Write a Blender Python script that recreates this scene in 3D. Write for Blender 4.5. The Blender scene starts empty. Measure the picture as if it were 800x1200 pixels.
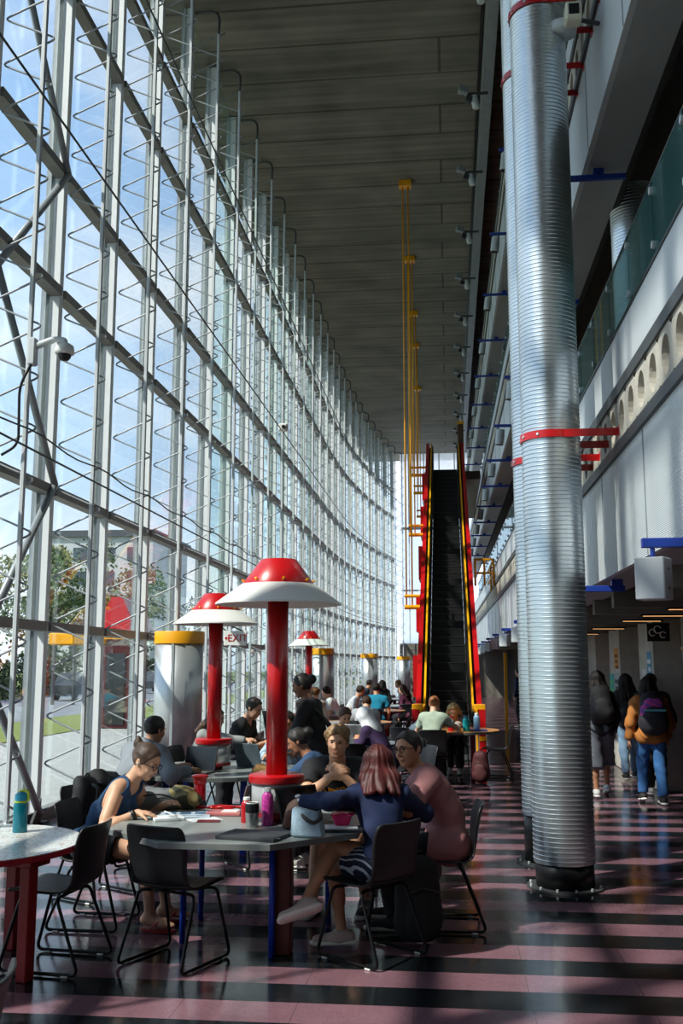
EXPOSURE = 0.0; SKY = 1.75; SUN = 7.5
import bpy, math, random
import numpy as np
from mathutils import Vector, Matrix
random.seed(7); rng = np.random.default_rng(7)
S = bpy.context.scene; COL = S.collection
pi = math.pi
def V(*a): return np.array(a, float)
def unit(v):
    v = np.asarray(v, float); return v/max(1e-9, np.linalg.norm(v))
def lin(c):
    if isinstance(c, str): c = tuple(int(c[i:i+2], 16) for i in (0, 2, 4))
    o = []
    for x in c[:3]:
        x /= 255.0
        o.append(x/12.92 if x <= .04045 else ((x+.055)/1.055)**2.4)
    return (*o, 1)
# ---------------------------------------------------------------- materials
MATS = {}
def mat(name, col, rough=.5, metal=0, var=.12, scale=8, bump=0, bscale=60, stretch=(1, 1, 1), coat=0, emit=None, alpha=1, trans=0, spec=.5):
    if name in MATS: return MATS[name]
    m = bpy.data.materials.new(name); m.use_nodes = True
    nt = m.node_tree; b = nt.nodes['Principled BSDF']; L = nt.links.new
    c = lin(col); b.inputs['Roughness'].default_value = rough; b.inputs['Metallic'].default_value = metal
    b.inputs['Coat Weight'].default_value = coat; b.inputs['Transmission Weight'].default_value = trans
    b.inputs['Specular IOR Level'].default_value = spec
    if alpha < 1: b.inputs['Alpha'].default_value = alpha
    tc = nt.nodes.new('ShaderNodeTexCoord'); mp = nt.nodes.new('ShaderNodeMapping'); mp.inputs['Scale'].default_value = stretch
    L(tc.outputs['Object'], mp.inputs['Vector'])
    n = nt.nodes.new('ShaderNodeTexNoise'); n.inputs['Scale'].default_value = scale; n.inputs['Detail'].default_value = 4
    L(mp.outputs[0], n.inputs['Vector'])
    r = nt.nodes.new('ShaderNodeValToRGB')
    r.color_ramp.elements[0].position = .3; r.color_ramp.elements[1].position = .7
    r.color_ramp.elements[0].color = tuple(x*(1-var) for x in c[:3])+(1,)
    r.color_ramp.elements[1].color = tuple(min(1, x*(1+var)) for x in c[:3])+(1,)
    L(n.outputs['Fac'], r.inputs['Fac']); L(r.outputs['Color'], b.inputs['Base Color'])
    if bump:
        n2 = nt.nodes.new('ShaderNodeTexNoise'); n2.inputs['Scale'].default_value = bscale; n2.inputs['Detail'].default_value = 3
        L(mp.outputs[0], n2.inputs['Vector'])
        bp = nt.nodes.new('ShaderNodeBump'); bp.inputs['Strength'].default_value = bump; bp.inputs['Distance'].default_value = .02
        L(n2.outputs['Fac'], bp.inputs['Height']); L(bp.outputs[0], b.inputs['Normal'])
    if emit:
        b.inputs['Emission Color'].default_value = lin(col); b.inputs['Emission Strength'].default_value = emit
    MATS[name] = m; return m
def stripes(name, c1, c2, scale, axis='Z', rough=.7, thick=.25, distort=0):
    if name in MATS: return MATS[name]
    m = mat(name, c1, rough); nt = m.node_tree; L = nt.links.new; b = nt.nodes['Principled BSDF']
    tc = nt.nodes.new('ShaderNodeTexCoord'); w = nt.nodes.new('ShaderNodeTexWave'); w.bands_direction = axis
    w.inputs['Scale'].default_value = scale; w.inputs['Distortion'].default_value = distort; w.inputs['Detail'].default_value = 2
    L(tc.outputs['Object'], w.inputs['Vector'])
    r = nt.nodes.new('ShaderNodeValToRGB'); r.color_ramp.interpolation = 'CONSTANT'
    r.color_ramp.elements[0].color = lin(c1); r.color_ramp.elements[1].position = 1-thick; r.color_ramp.elements[1].color = lin(c2)
    L(w.outputs['Fac'], r.inputs['Fac']); L(r.outputs['Color'], b.inputs['Base Color']); return m
# ---------------------------------------------------------------- objects
def tag(o, label=None, cat=None, group=None, kind=None):
    if label: o['label'] = label
    if cat: o['category'] = cat
    if group: o['group'] = group
    if kind: o['kind'] = kind
    return o
def wloc(o):
    l = V(0, 0, 0)
    while o is not None: l = l+V(*o.location); o = o.parent
    return l
def empty(name, loc=(0, 0, 0), label=None, cat=None, group=None, rz=0):
    o = bpy.data.objects.new(name, None); COL.objects.link(o); o.location = loc; o.rotation_euler = (0, 0, rz)
    o.empty_display_size = .1
    return tag(o, label, cat, group)
def link_mesh(name, verts, faces, material, parent=None, smooth=False, at=None, quads=None):
    """verts are world coordinates (or the parent's frame when it sits at the origin)"""
    verts = np.asarray(verts, float).reshape(-1, 3)
    off = wloc(parent) if parent is not None else V(0, 0, 0)
    loc = V(*at)-off if at is not None else V(0, 0, 0)
    me = bpy.data.meshes.new(name)
    vv = verts-off-loc
    if quads is not None:
        me.vertices.add(len(vv)); me.vertices.foreach_set('co', vv.astype(np.float32).ravel())
        nq = len(quads); me.loops.add(nq*4); me.polygons.add(nq)
        me.loops.foreach_set('vertex_index', quads.astype(np.int32).ravel())
        me.polygons.foreach_set('loop_start', (np.arange(nq)*4).astype(np.int32))
        me.update(calc_edges=True)
    else:
        me.from_pydata([tuple(v) for v in vv], [], faces); me.update()
    if isinstance(material, (list, tuple)):
        for mm in material: me.materials.append(mm)
    else: me.materials.append(material)
    me.polygons.foreach_set('use_smooth', [bool(smooth)]*len(me.polygons))
    if smooth == 'auto':
        try: me.set_sharp_from_angle(angle=math.radians(40))
        except Exception: pass
    o = bpy.data.objects.new(name, me); COL.objects.link(o); o.location = loc
    if parent is not None: o.parent = parent
    return o
def copy_tree(o, parent=None):
    c = o.copy(); COL.objects.link(c)
    if parent is not None: c.parent = parent
    for ch in list(o.children): copy_tree(ch, c)
    return c
def rotm(axis, ang): return np.array(Matrix.Rotation(ang, 3, axis))
def basis(d, up=(0, 0, 1)):
    d = unit(d); u = np.asarray(up, float)
    if abs(np.dot(d, u)) > .98: u = V(1, 0, 0)
    s = unit(np.cross(d, u)); t = np.cross(s, d); return s, t, d
def fillet(pts, r, n=5):
    pts = [np.asarray(p, float) for p in pts]; out = [pts[0]]
    for i in range(1, len(pts)-1):
        a, b, c = pts[i-1], pts[i], pts[i+1]; u = a-b; v = c-b; lu, lv = np.linalg.norm(u), np.linalg.norm(v)
        rr = min(r, lu*.48, lv*.48); p0 = b+u/lu*rr; p1 = b+v/lv*rr
        for k in range(n+1):
            t = k/n; out.append((1-t)**2*p0+2*t*(1-t)*b+t*t*p1)
    out.append(pts[-1]); return out
class MB:
    def __init__(s): s.v = []; s.f = []
    def add(s, vs, fs):
        n = len(s.v); s.v += [tuple(map(float, v)) for v in vs]; s.f += [tuple(i+n for i in f) for f in fs]; return s
    def box(s, lo, hi, rot=None, bev=0):
        lo = V(*lo); hi = V(*hi); c = (lo+hi)/2; h = abs(hi-lo)/2
        if bev:
            b = min(bev, h.min()*.9); vs = []; key = {}
            for sx in (-1, 1):
                for sy in (-1, 1):
                    for sz in (-1, 1):
                        for ax in range(3):
                            p = V(sx, sy, sz)*(h-b); p[ax] += (sx, sy, sz)[ax]*b; key[(sx, sy, sz, ax)] = len(vs); vs.append(p)
            fs = []
            for ax in range(3):
                o1, o2 = [(1, 2), (2, 0), (0, 1)][ax]
                for sg in (-1, 1):
                    q = []
                    for (a, b2) in ((-1, -1), (1, -1), (1, 1), (-1, 1)):
                        sgn = [0, 0, 0]; sgn[ax] = sg; sgn[o1] = a; sgn[o2] = b2; q.append(key[(*sgn, ax)])
                    fs.append(tuple(q) if sg > 0 else tuple(q[::-1]))
                for a in (-1, 1):
                    for b2 in (-1, 1):
                        s0 = [0]*3; s1 = [0]*3; s0[ax] = -1; s1[ax] = 1; s0[o1] = s1[o1] = a; s0[o2] = s1[o2] = b2
                        q = (key[(*s0, o1)], key[(*s1, o1)], key[(*s1, o2)], key[(*s0, o2)])
                        fs.append(q if a*b2 < 0 else q[::-1])
            for sx in (-1, 1):
                for sy in (-1, 1):
                    for sz in (-1, 1):
                        q = tuple(key[(sx, sy, sz, a)] for a in range(3)); fs.append(q if sx*sy*sz > 0 else q[::-1])
        else:
            vs = [V(x, y, z)*h for x in (-1, 1) for y in (-1, 1) for z in (-1, 1)]
            fs = [(0, 1, 3, 2), (4, 6, 7, 5), (0, 4, 5, 1), (2, 3, 7, 6), (0, 2, 6, 4), (1, 5, 7, 3)]
        if rot is not None: vs = [np.asarray(rot) @ v for v in vs]
        return s.add([c+v for v in vs], fs)
    def obox(s, c, axes, half, bev=0):
        """box with centre, three axes (rows) and half sizes"""
        m = MB().box(-V(*half), V(*half), bev=bev); A = np.array([unit(a) for a in axes])
        return s.add([V(*c)+A.T @ V(*v) for v in m.v], m.f)
    def cyl(s, a, b, r1, r2=None, n=16, caps=True):
        r2 = r1 if r2 is None else r2; a = V(*a); b = V(*b); x, y, d = basis(b-a); vs = []
        for (p, r) in ((a, r1), (b, r2)):
            for i in range(n): t = 2*pi*i/n; vs.append(p+r*(math.cos(t)*x+math.sin(t)*y))
        fs = [(i, i+n, (i+1) % n+n, (i+1) % n) for i in range(n)]
        if caps: fs += [tuple(range(n)), tuple(range(2*n-1, n-1, -1))]
        return s.add(vs, fs)
    def tube(s, pts, r, n=8, closed=False, caps=True):
        pts = [np.asarray(p, float) for p in pts]; N = len(pts); rs = r if hasattr(r, '__len__') else [r]*N
        d0 = unit(pts[1]-pts[0]); x, y, _ = basis(d0); vs = []
        for i, p in enumerate(pts):
            if closed: d = unit(pts[(i+1) % N]-pts[i-1])
            else: d = unit(pts[min(i+1, N-1)]-pts[max(i-1, 0)])
            x = unit(x-d*np.dot(x, d)); y = np.cross(d, x)
            for k in range(n): t = 2*pi*k/n; vs.append(p+rs[i]*(math.cos(t)*x+math.sin(t)*y))
        fs = []
        for i in range(N if closed else N-1):
            j = (i+1) % N
            for k in range(n): fs.append((i*n+k, i*n+(k+1) % n, j*n+(k+1) % n, j*n+k))
        if caps and not closed: fs += [tuple(range(n-1, -1, -1)), tuple((N-1)*n+k for k in range(n))]
        return s.add(vs, fs)
    def lathe(s, prof, c=(0, 0, 0), n=32, axis=None, close=False, sq=None):
        """prof = (r, z) points; sq squares the outline"""
        c = V(*c); P = len(prof); vs = []
        A = np.eye(3) if axis is None else np.array(basis(axis))
        for i in range(n):
            t = 2*pi*i/n; cx, sy = math.cos(t), math.sin(t)
            if sq: q = (abs(cx)**sq+abs(sy)**sq)**(-1/sq); cx *= q; sy *= q
            for (r, z) in prof: vs.append(c+A.T @ V(r*cx, r*sy, z))
        fs = []
        for i in range(n):
            j = (i+1) % n
            for k in range(P-1): fs.append((i*P+k, j*P+k, j*P+k+1, i*P+k+1))
            if close: fs.append((i*P+P-1, j*P+P-1, j*P, i*P))
        if not close:
            if prof[0][0] > 1e-5: fs.append(tuple(i*P for i in range(n-1, -1, -1)))
            if prof[-1][0] > 1e-5: fs.append(tuple(i*P+P-1 for i in range(n)))
        return s.add(vs, fs)
    def prism(s, poly, d0, d1):
        """polygon of 3D points swept from +d0 to +d1"""
        n = len(poly); d0 = V(*d0); d1 = V(*d1)
        vs = [V(*p)+d0 for p in poly]+[V(*p)+d1 for p in poly]
        fs = [tuple(range(n-1, -1, -1)), tuple(range(n, 2*n))]+[(i, (i+1) % n, (i+1) % n+n, i+n) for i in range(n)]
        return s.add(vs, fs)
    def grid(s, fn, nu, nv, thick=0):
        """fn(u,v)->point, u,v in 0..1; thickness along the surface normal"""
        P = np.array([[fn(i/nu, j/nv) for j in range(nv+1)] for i in range(nu+1)], float)
        du = np.gradient(P, axis=0); dv = np.gradient(P, axis=1); N = np.cross(du, dv)
        N /= np.maximum(1e-9, np.linalg.norm(N, axis=2, keepdims=True))
        w = nv+1; idx = lambda i, j: i*w+j
        A = (P+N*thick/2).reshape(-1, 3); B = (P-N*thick/2).reshape(-1, 3); m = len(A)
        fs = []
        for i in range(nu):
            for j in range(nv):
                q = (idx(i, j), idx(i+1, j), idx(i+1, j+1), idx(i, j+1)); fs.append(q)
                if thick: fs.append(tuple(m+k for k in q[::-1]))
        if thick:
            ring = [idx(i, 0) for i in range(nu+1)]+[idx(nu, j) for j in range(1, nv+1)]+[idx(i, nv) for i in range(nu-1, -1, -1)]+[idx(0, j) for j in range(nv-1, 0, -1)]
            for a, b in zip(ring, ring[1:]+ring[:1]): fs.append((b, a, m+a, m+b))
        return s.add(list(A)+(list(B) if thick else []), fs)
    def build(s, name, material, parent=None, smooth=False, at=None):
        return link_mesh(name, s.v, s.f, material, parent, smooth, at)
# ---------------------------------------------------------------- smooth solids (signed distance + surface nets)
def C(a, b, ra, rb=None, k=.02, flat=None, cuts=(), op='+'):
    return dict(t='c', a=V(*a), b=V(*b), ra=ra, rb=ra if rb is None else rb, k=k, flat=flat, cuts=cuts, op=op)
def El(c, rad, axes=None, k=.02, cuts=(), op='+'):
    return dict(t='e', c=V(*c), rad=V(*rad), ax=np.eye(3) if axes is None else np.array([unit(x) for x in axes]), k=k, cuts=cuts, op=op)
def prim_eval(p, Q):
    if p['t'] == 'c':
        a, b = p['a'], p['b']; q = Q-a; ba = b-a
        if p['flat'] is not None:
            f, s = p['flat']; f = unit(f); q = q+np.multiply.outer(q @ f, f)*(1/s-1); ba = ba+f*np.dot(ba, f)*(1/s-1)
        L2 = max(1e-12, ba @ ba); h = np.clip((q @ ba)/L2, 0, 1)
        d = np.linalg.norm(q-h[..., None]*ba, axis=-1)-(p['ra']+(p['rb']-p['ra'])*h)
    else:
        q = (Q-p['c']) @ p['ax'].T; k0 = np.linalg.norm(q/p['rad'], axis=-1); k1 = np.maximum(1e-9, np.linalg.norm(q/p['rad']**2, axis=-1))
        d = k0*(k0-1)/k1
    for (cp, cn) in p['cuts']: d = np.maximum(d, (Q-V(*cp)) @ unit(cn))
    return d
def prim_box(p, pad):
    if p['t'] == 'c':
        m = max(p['ra'], p['rb'])*(max(1, p['flat'][1]) if p['flat'] is not None else 1)+pad
        return np.minimum(p['a'], p['b'])-m, np.maximum(p['a'], p['b'])+m
    m = p['rad'].max()+pad; return p['c']-m, p['c']+m
def wrinkle(Q, A, s=1.0, seed=0):
    if hasattr(s, '__len__'):
        t = np.arctan2(Q[..., 1]-s[1], Q[..., 0]-s[0]); z = Q[..., 2]-s[2]; t = t+.35*z*np.sin(3*t+seed)
        return A*(np.sin(17*t+2.2*np.sin(5*t+seed)+4*z)+.7*np.sin(31*t+1.5*np.sin(7*t)-5*z))/1.5
    x, y, z = Q[..., 0]*s+seed, Q[..., 1]*s, Q[..., 2]*s
    w = np.sin(23*x+9*z+1.7*np.sin(15*y))+np.sin(-19*y+27*z+2*np.sin(13*x+seed))+.6*np.sin(41*z+17*x-23*y+1.5*np.sin(21*y))
    return A*w/1.8
def sdf_mesh(prims, vox, wr=None):
    lo = V(9, 9, 9)*1e3; hi = -lo
    for p in prims:
        if p['op'] == '+': a, b = prim_box(p, .03); lo = np.minimum(lo, a); hi = np.maximum(hi, b)
    n = np.ceil((hi-lo)/vox).astype(int)+2
    D = np.full(n, 9.0, np.float32); ax = [lo[i]+vox*np.arange(n[i]) for i in range(3)]
    for p in prims:
        a, b = prim_box(p, p['k']+2.5*vox)
        i0 = np.maximum(0, np.floor((a-lo)/vox).astype(int)); i1 = np.minimum(n, np.ceil((b-lo)/vox).astype(int)+1)
        if (i1 <= i0).any(): continue
        sl = tuple(slice(i0[i], i1[i]) for i in range(3))
        Q = np.stack(np.meshgrid(*[ax[i][i0[i]:i1[i]] for i in range(3)], indexing='ij'), -1)
        d = prim_eval(p, Q); e = D[sl]; k = p['k']
        if p['op'] == '+':
            h = np.maximum(k-abs(d-e), 0)/k; D[sl] = np.minimum(d, e)-h*h*k*.25
        elif p['op'] == '-':
            d = -d; h = np.maximum(k-abs(d-e), 0)/k; D[sl] = np.maximum(d, e)+h*h*k*.25
    if wr is not None:
        m = np.abs(D) < 3*vox+abs(wr[0])*2
        ii = np.argwhere(m); Q = lo+ii*vox; D[m] += wrinkle(Q, *wr).astype(np.float32)
    ins = D < 0
    c = np.zeros(np.array(n)-1, np.int8)
    for i in (0, 1):
        for j in (0, 1):
            for k in (0, 1): c += ins[i:n[0]-1+i, j:n[1]-1+j, k:n[2]-1+k]
    act = (c > 0) & (c < 8); ids = np.argwhere(act)
    imap = np.full(act.shape, -1, np.int32); imap[act] = np.arange(len(ids))
    cor = {}
    for i in (0, 1):
        for j in (0, 1):
            for k in (0, 1): cor[(i, j, k)] = D[ids[:, 0]+i, ids[:, 1]+j, ids[:, 2]+k].astype(float)
    acc = np.zeros((len(ids), 3)); cnt = np.zeros(len(ids))
    for axn in range(3):
        for u in (0, 1):
            for w in (0, 1):
                k0 = [u, w]; k0.insert(axn, 0); k1 = [u, w]; k1.insert(axn, 1)
                a, b = cor[tuple(k0)], cor[tuple(k1)]; m = (a < 0) != (b < 0)
                t = a/np.where(m, a-b, 1); pt = np.tile(np.array(k0, float), (len(ids), 1)); pt[:, axn] = t
                acc[m] += pt[m]; cnt[m] += 1
    verts = lo+vox*(ids+acc/cnt[:, None])
    quads = []
    for axn in range(3):
        s0 = [slice(1, -1)]*3; s1 = [slice(1, -1)]*3; s0[axn] = slice(0, -1); s1[axn] = slice(1, None)
        A = ins[tuple(s0)]; B = ins[tuple(s1)]; e = np.argwhere(A != B)
        if not len(e): continue
        base = e.copy()
        for o in range(3):
            if o != axn: base[:, o] += 1
        o1, o2 = [(1, 2), (2, 0), (0, 1)][axn]
        def cell(a, b):
            q = base.copy(); q[:, o1] += a; q[:, o2] += b; return imap[q[:, 0], q[:, 1], q[:, 2]]
        q = np.stack([cell(-1, -1), cell(0, -1), cell(0, 0), cell(-1, 0)], 1)
        fl = ~A[e[:, 0], e[:, 1], e[:, 2]]; q[fl] = q[fl][:, ::-1]; quads.append(q)
    quads = np.concatenate(quads); quads = quads[(quads >= 0).all(1)]
    return verts, quads
def sdf_obj(name, prims, vox, material, parent=None, wr=None, at=None, pick=None):
    v, q = sdf_mesh(prims, vox, wr)
    o = link_mesh(name, v, None, material, parent, True, at, quads=q)
    if pick is not None:
        cen = v[q].mean(1); o.data.polygons.foreach_set('material_index', np.asarray(pick(cen), np.int32))
    return o
# ================================================================ camera, sky, sun
cam = bpy.data.cameras.new('camera'); co = bpy.data.objects.new('camera', cam); COL.objects.link(co)
cam.sensor_fit = 'VERTICAL'; cam.sensor_height = 36; cam.lens = 36*1167/1200
co.location = (0, 0, 1.75); co.rotation_euler = (math.radians(90+8.768), 0, math.radians(6.09)); S.camera = co
cam.clip_end = 2000
S.view_settings.view_transform = 'Standard'; S.view_settings.look = 'None'; S.view_settings.gamma = 1
S.view_settings.use_curve_mapping = False; S.view_settings.exposure = EXPOSURE
S.cycles.use_denoising = True
S.cycles.max_bounces = 8; S.cycles.transparent_max_bounces = 24; S.cycles.caustics_reflective = False; S.cycles.caustics_refractive = False
S.cycles.sample_clamp_indirect = 4
W = bpy.data.worlds.new('sky'); S.world = W; W.use_nodes = True
nt = W.node_tree; L = nt.links.new; bg = nt.nodes['Background']
tc = nt.nodes.new('ShaderNodeTexCoord'); sp = nt.nodes.new('ShaderNodeSeparateXYZ'); L(tc.outputs['Generated'], sp.inputs[0])
r = nt.nodes.new('ShaderNodeValToRGB'); L(sp.outputs['Z'], r.inputs['Fac'])
cr = r.color_ramp; cr.elements[0].position = 0; cr.elements[0].color = (.62, .76, .90, 1); cr.elements[1].position = .75; cr.elements[1].color = (.22, .40, .74, 1)
e = cr.elements.new(.3); e.color = (.44, .62, .88, 1)
mp = nt.nodes.new('ShaderNodeMapping'); mp.inputs['Scale'].default_value = (1, 1, 2.2); L(tc.outputs['Generated'], mp.inputs[0])
no = nt.nodes.new('ShaderNodeTexNoise'); no.inputs['Scale'].default_value = 3.2; no.inputs['Detail'].default_value = 7; L(mp.outputs[0], no.inputs['Vector'])
r2 = nt.nodes.new('ShaderNodeValToRGB'); r2.color_ramp.elements[0].position = .42; r2.color_ramp.elements[1].position = .66; L(no.outputs['Fac'], r2.inputs['Fac'])
mx = nt.nodes.new('ShaderNodeMix'); mx.data_type = 'RGBA'; L(r2.outputs['Color'], mx.inputs['Factor']); L(r.outputs['Color'], mx.inputs['A']); mx.inputs['B'].default_value = (.92, .95, 1, 1)
L(mx.outputs['Result'], bg.inputs['Color']); bg.inputs['Strength'].default_value = SKY
sl = bpy.data.lights.new('sun', 'SUN'); sl.energy = SUN; sl.angle = math.radians(1.0); sl.color = (1, .93, .84)
so = bpy.data.objects.new('sun', sl); COL.objects.link(so)
SD = unit(V(.76, .58, -1.05)); so.rotation_euler = Vector(SD).to_track_quat('-Z', 'Y').to_euler(); so.location = (-20, -10, 30)
# ================================================================ shared materials
M_alu = mat('painted_steel_white', 'c3c9cc', .45, 0, .06, 5)
M_rod = mat('lattice_rod_grey', '9aa0a4', .4, .2, .05, 5)
M_mul = mat('mullion_white', 'dfe3e4', .45, 0, .03, 5)
M_grey = mat('painted_steel_grey', '8d9498', .45, .2, .08, 5)
M_dgrey = mat('dark_steel', '46494b', .5, .3, .1, 6)
M_rail = mat('transom_bronze_grey', '7f7c78', .5, .1, .1, 4)
M_black = mat('black_metal', '1b1b1c', .4, .3, .1)
M_red = mat('red_paint', 'b80f16', .32, 0, .06, 3, coat=.3)
M_redd = mat('dark_red_paint', '8c1416', .4, 0, .08, 3)
M_yel = mat('yellow_paint', 'f0a60c', .4, 0, .05, 3)
M_blue = mat('blue_paint', '1f3f9c', .4, 0, .06, 3)
M_white = mat('white_enamel', 'e3e4df', .4, 0, .03, 4)
M_conc = mat('pale_concrete', 'b5b0a4', .8, 0, .13, 6, bump=.3, bscale=30)
M_concd = mat('grey_concrete', '77736a', .85, 0, .16, 3, bump=.3, bscale=25)
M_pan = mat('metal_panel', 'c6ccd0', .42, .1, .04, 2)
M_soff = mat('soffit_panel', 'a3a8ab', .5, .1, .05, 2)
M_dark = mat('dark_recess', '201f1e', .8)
M_plastic = mat('black_plastic', '17181a', .42, 0, .1, 9)
def glass_mat(name, tint, rmin=.04, rough=.01, f=1.45):
    m = bpy.data.materials.new(name); m.use_nodes = True; nt = m.node_tree; nt.nodes.clear(); L = nt.links.new
    out = nt.nodes.new('ShaderNodeOutputMaterial'); mix = nt.nodes.new('ShaderNodeMixShader')
    tr = nt.nodes.new('ShaderNodeBsdfTransparent'); tr.inputs[0].default_value = (*tint, 1)
    gl = nt.nodes.new('ShaderNodeBsdfGlossy'); gl.inputs['Roughness'].default_value = rough; gl.inputs[0].default_value = (.9, .97, .95, 1)
    lw = nt.nodes.new('ShaderNodeLayerWeight'); lw.inputs['Blend'].default_value = .5
    pw = nt.nodes.new('ShaderNodeMath'); pw.operation = 'POWER'; pw.inputs[1].default_value = 4; L(lw.outputs['Facing'], pw.inputs[0])
    ma = nt.nodes.new('ShaderNodeMath'); ma.operation = 'MULTIPLY_ADD'; ma.inputs[1].default_value = .7; ma.inputs[2].default_value = rmin*.6; L(pw.outputs[0], ma.inputs[0])
    L(ma.outputs[0], mix.inputs[0]); L(tr.outputs[0], mix.inputs[1]); L(gl.outputs[0], mix.inputs[2]); L(mix.outputs[0], out.inputs[0])
    return m
M_glass = glass_mat('facade_glass', (.90, .93, .93)); M_glass_refl = glass_mat('facade_glass_reflection_tint', (.83, .91, .89))  # second glass: greener tint stands in for reflections in some panes
M_bal = glass_mat('balustrade_glass', (.62, .78, .77))
def mix_diffuse(m, col, f, rough=.15):
    nt = m.node_tree; L = nt.links.new; out = [n for n in nt.nodes if n.type == 'OUTPUT_MATERIAL'][0]
    a = out.inputs[0].links[0].from_node; d = nt.nodes.new('ShaderNodeBsdfPrincipled'); d.inputs['Base Color'].default_value = (*col, 1); d.inputs['Roughness'].default_value = rough
    x = nt.nodes.new('ShaderNodeMixShader'); x.inputs[0].default_value = f; L(a.outputs[0], x.inputs[1]); L(d.outputs[0], x.inputs[2]); L(x.outputs[0], out.inputs[0]); return m
mix_diffuse(M_bal, (.16, .42, .43), .16)  # teal diffuse share: glass tint with reflected window light painted in
M_clear = glass_mat('clear_acrylic', (.93, .94, .94))
# ---------------------------------------------------------------- floor
def floor_mat():
    m = mat('terrazzo_stripes', '8a6a73', .13); nt = m.node_tree; L = nt.links.new; b = nt.nodes['Principled BSDF']
    tc = nt.nodes.new('ShaderNodeTexCoord'); sp = nt.nodes.new('ShaderNodeSeparateXYZ'); L(tc.outputs['Object'], sp.inputs[0])
    def math_(op, a, bv):
        n = nt.nodes.new('ShaderNodeMath'); n.operation = op
        if hasattr(a, 'links'): L(a, n.inputs[0])
        else: n.inputs[0].default_value = a
        if hasattr(bv, 'links'): L(bv, n.inputs[1])
        elif bv is not None: n.inputs[1].default_value = bv
        return n.outputs[0]
    s = math_('SUBTRACT', sp.outputs['Y'], 5.81-61); s = math_('DIVIDE', s, .61); s = math_('FRACT', s, None); st = math_('LESS_THAN', s, .5)
    sp2 = nt.nodes.new('ShaderNodeTexVoronoi'); sp2.inputs['Scale'].default_value = 110; L(tc.outputs['Object'], sp2.inputs['Vector'])
    n1 = nt.nodes.new('ShaderNodeTexNoise'); n1.inputs['Scale'].default_value = 2.5; n1.inputs['Detail'].default_value = 6; L(tc.outputs['Object'], n1.inputs['Vector'])
    mx = nt.nodes.new('ShaderNodeMix'); mx.data_type = 'RGBA'; L(st, mx.inputs['Factor'])
    mx.inputs['A'].default_value = lin('191d20'); mx.inputs['B'].default_value = lin('7e5c66')
    hs = nt.nodes.new('ShaderNodeHueSaturation'); L(mx.outputs['Result'], hs.inputs['Color'])
    v1 = nt.nodes.new('ShaderNodeMapRange'); L(sp2.outputs['Color'], v1.inputs[0]); v1.inputs[3].default_value = .82; v1.inputs[4].default_value = 1.18
    v2 = nt.nodes.new('ShaderNodeMapRange'); L(n1.outputs['Fac'], v2.inputs[0]); v2.inputs[1].default_value = .3; v2.inputs[2].default_value = .7; v2.inputs[3].default_value = .85; v2.inputs[4].default_value = 1.15
    vv = math_('MULTIPLY', v1.outputs[0], v2.outputs[0]); L(vv, hs.inputs['Value'])
    # tile joints along the hall
    j = math_('FRACT', math_('DIVIDE', math_('ADD', sp.outputs['X'], 30.1), .61), None); j = math_('LESS_THAN', j, .008)
    mj = nt.nodes.new('ShaderNodeMix'); mj.data_type = 'RGBA'; L(math_('MULTIPLY', j, .5), mj.inputs['Factor']); L(hs.outputs[0], mj.inputs['A']); mj.inputs['B'].default_value = (.02, .02, .02, 1)
    L(mj.outputs['Result'], b.inputs['Base Color'])
    rr = nt.nodes.new('ShaderNodeMapRange'); L(n1.outputs['Fac'], rr.inputs[0]); rr.inputs[1].default_value = .3; rr.inputs[2].default_value = .7; rr.inputs[3].default_value = .09; rr.inputs[4].default_value = .2
    L(rr.outputs[0], b.inputs['Roughness'])
    n3 = nt.nodes.new('ShaderNodeTexNoise'); n3.inputs['Scale'].default_value = 14; L(tc.outputs['Object'], n3.inputs['Vector'])
    bp = nt.nodes.new('ShaderNodeBump'); bp.inputs['Strength'].default_value = .03; bp.inputs['Distance'].default_value = .02; L(n3.outputs['Fac'], bp.inputs['Height']); L(bp.outputs[0], b.inputs['Normal'])
    return m
tag(MB().box((-4.86, -8, -.2), (3.6, 60, 0)).build('floor', floor_mat()), kind='structure')
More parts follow.
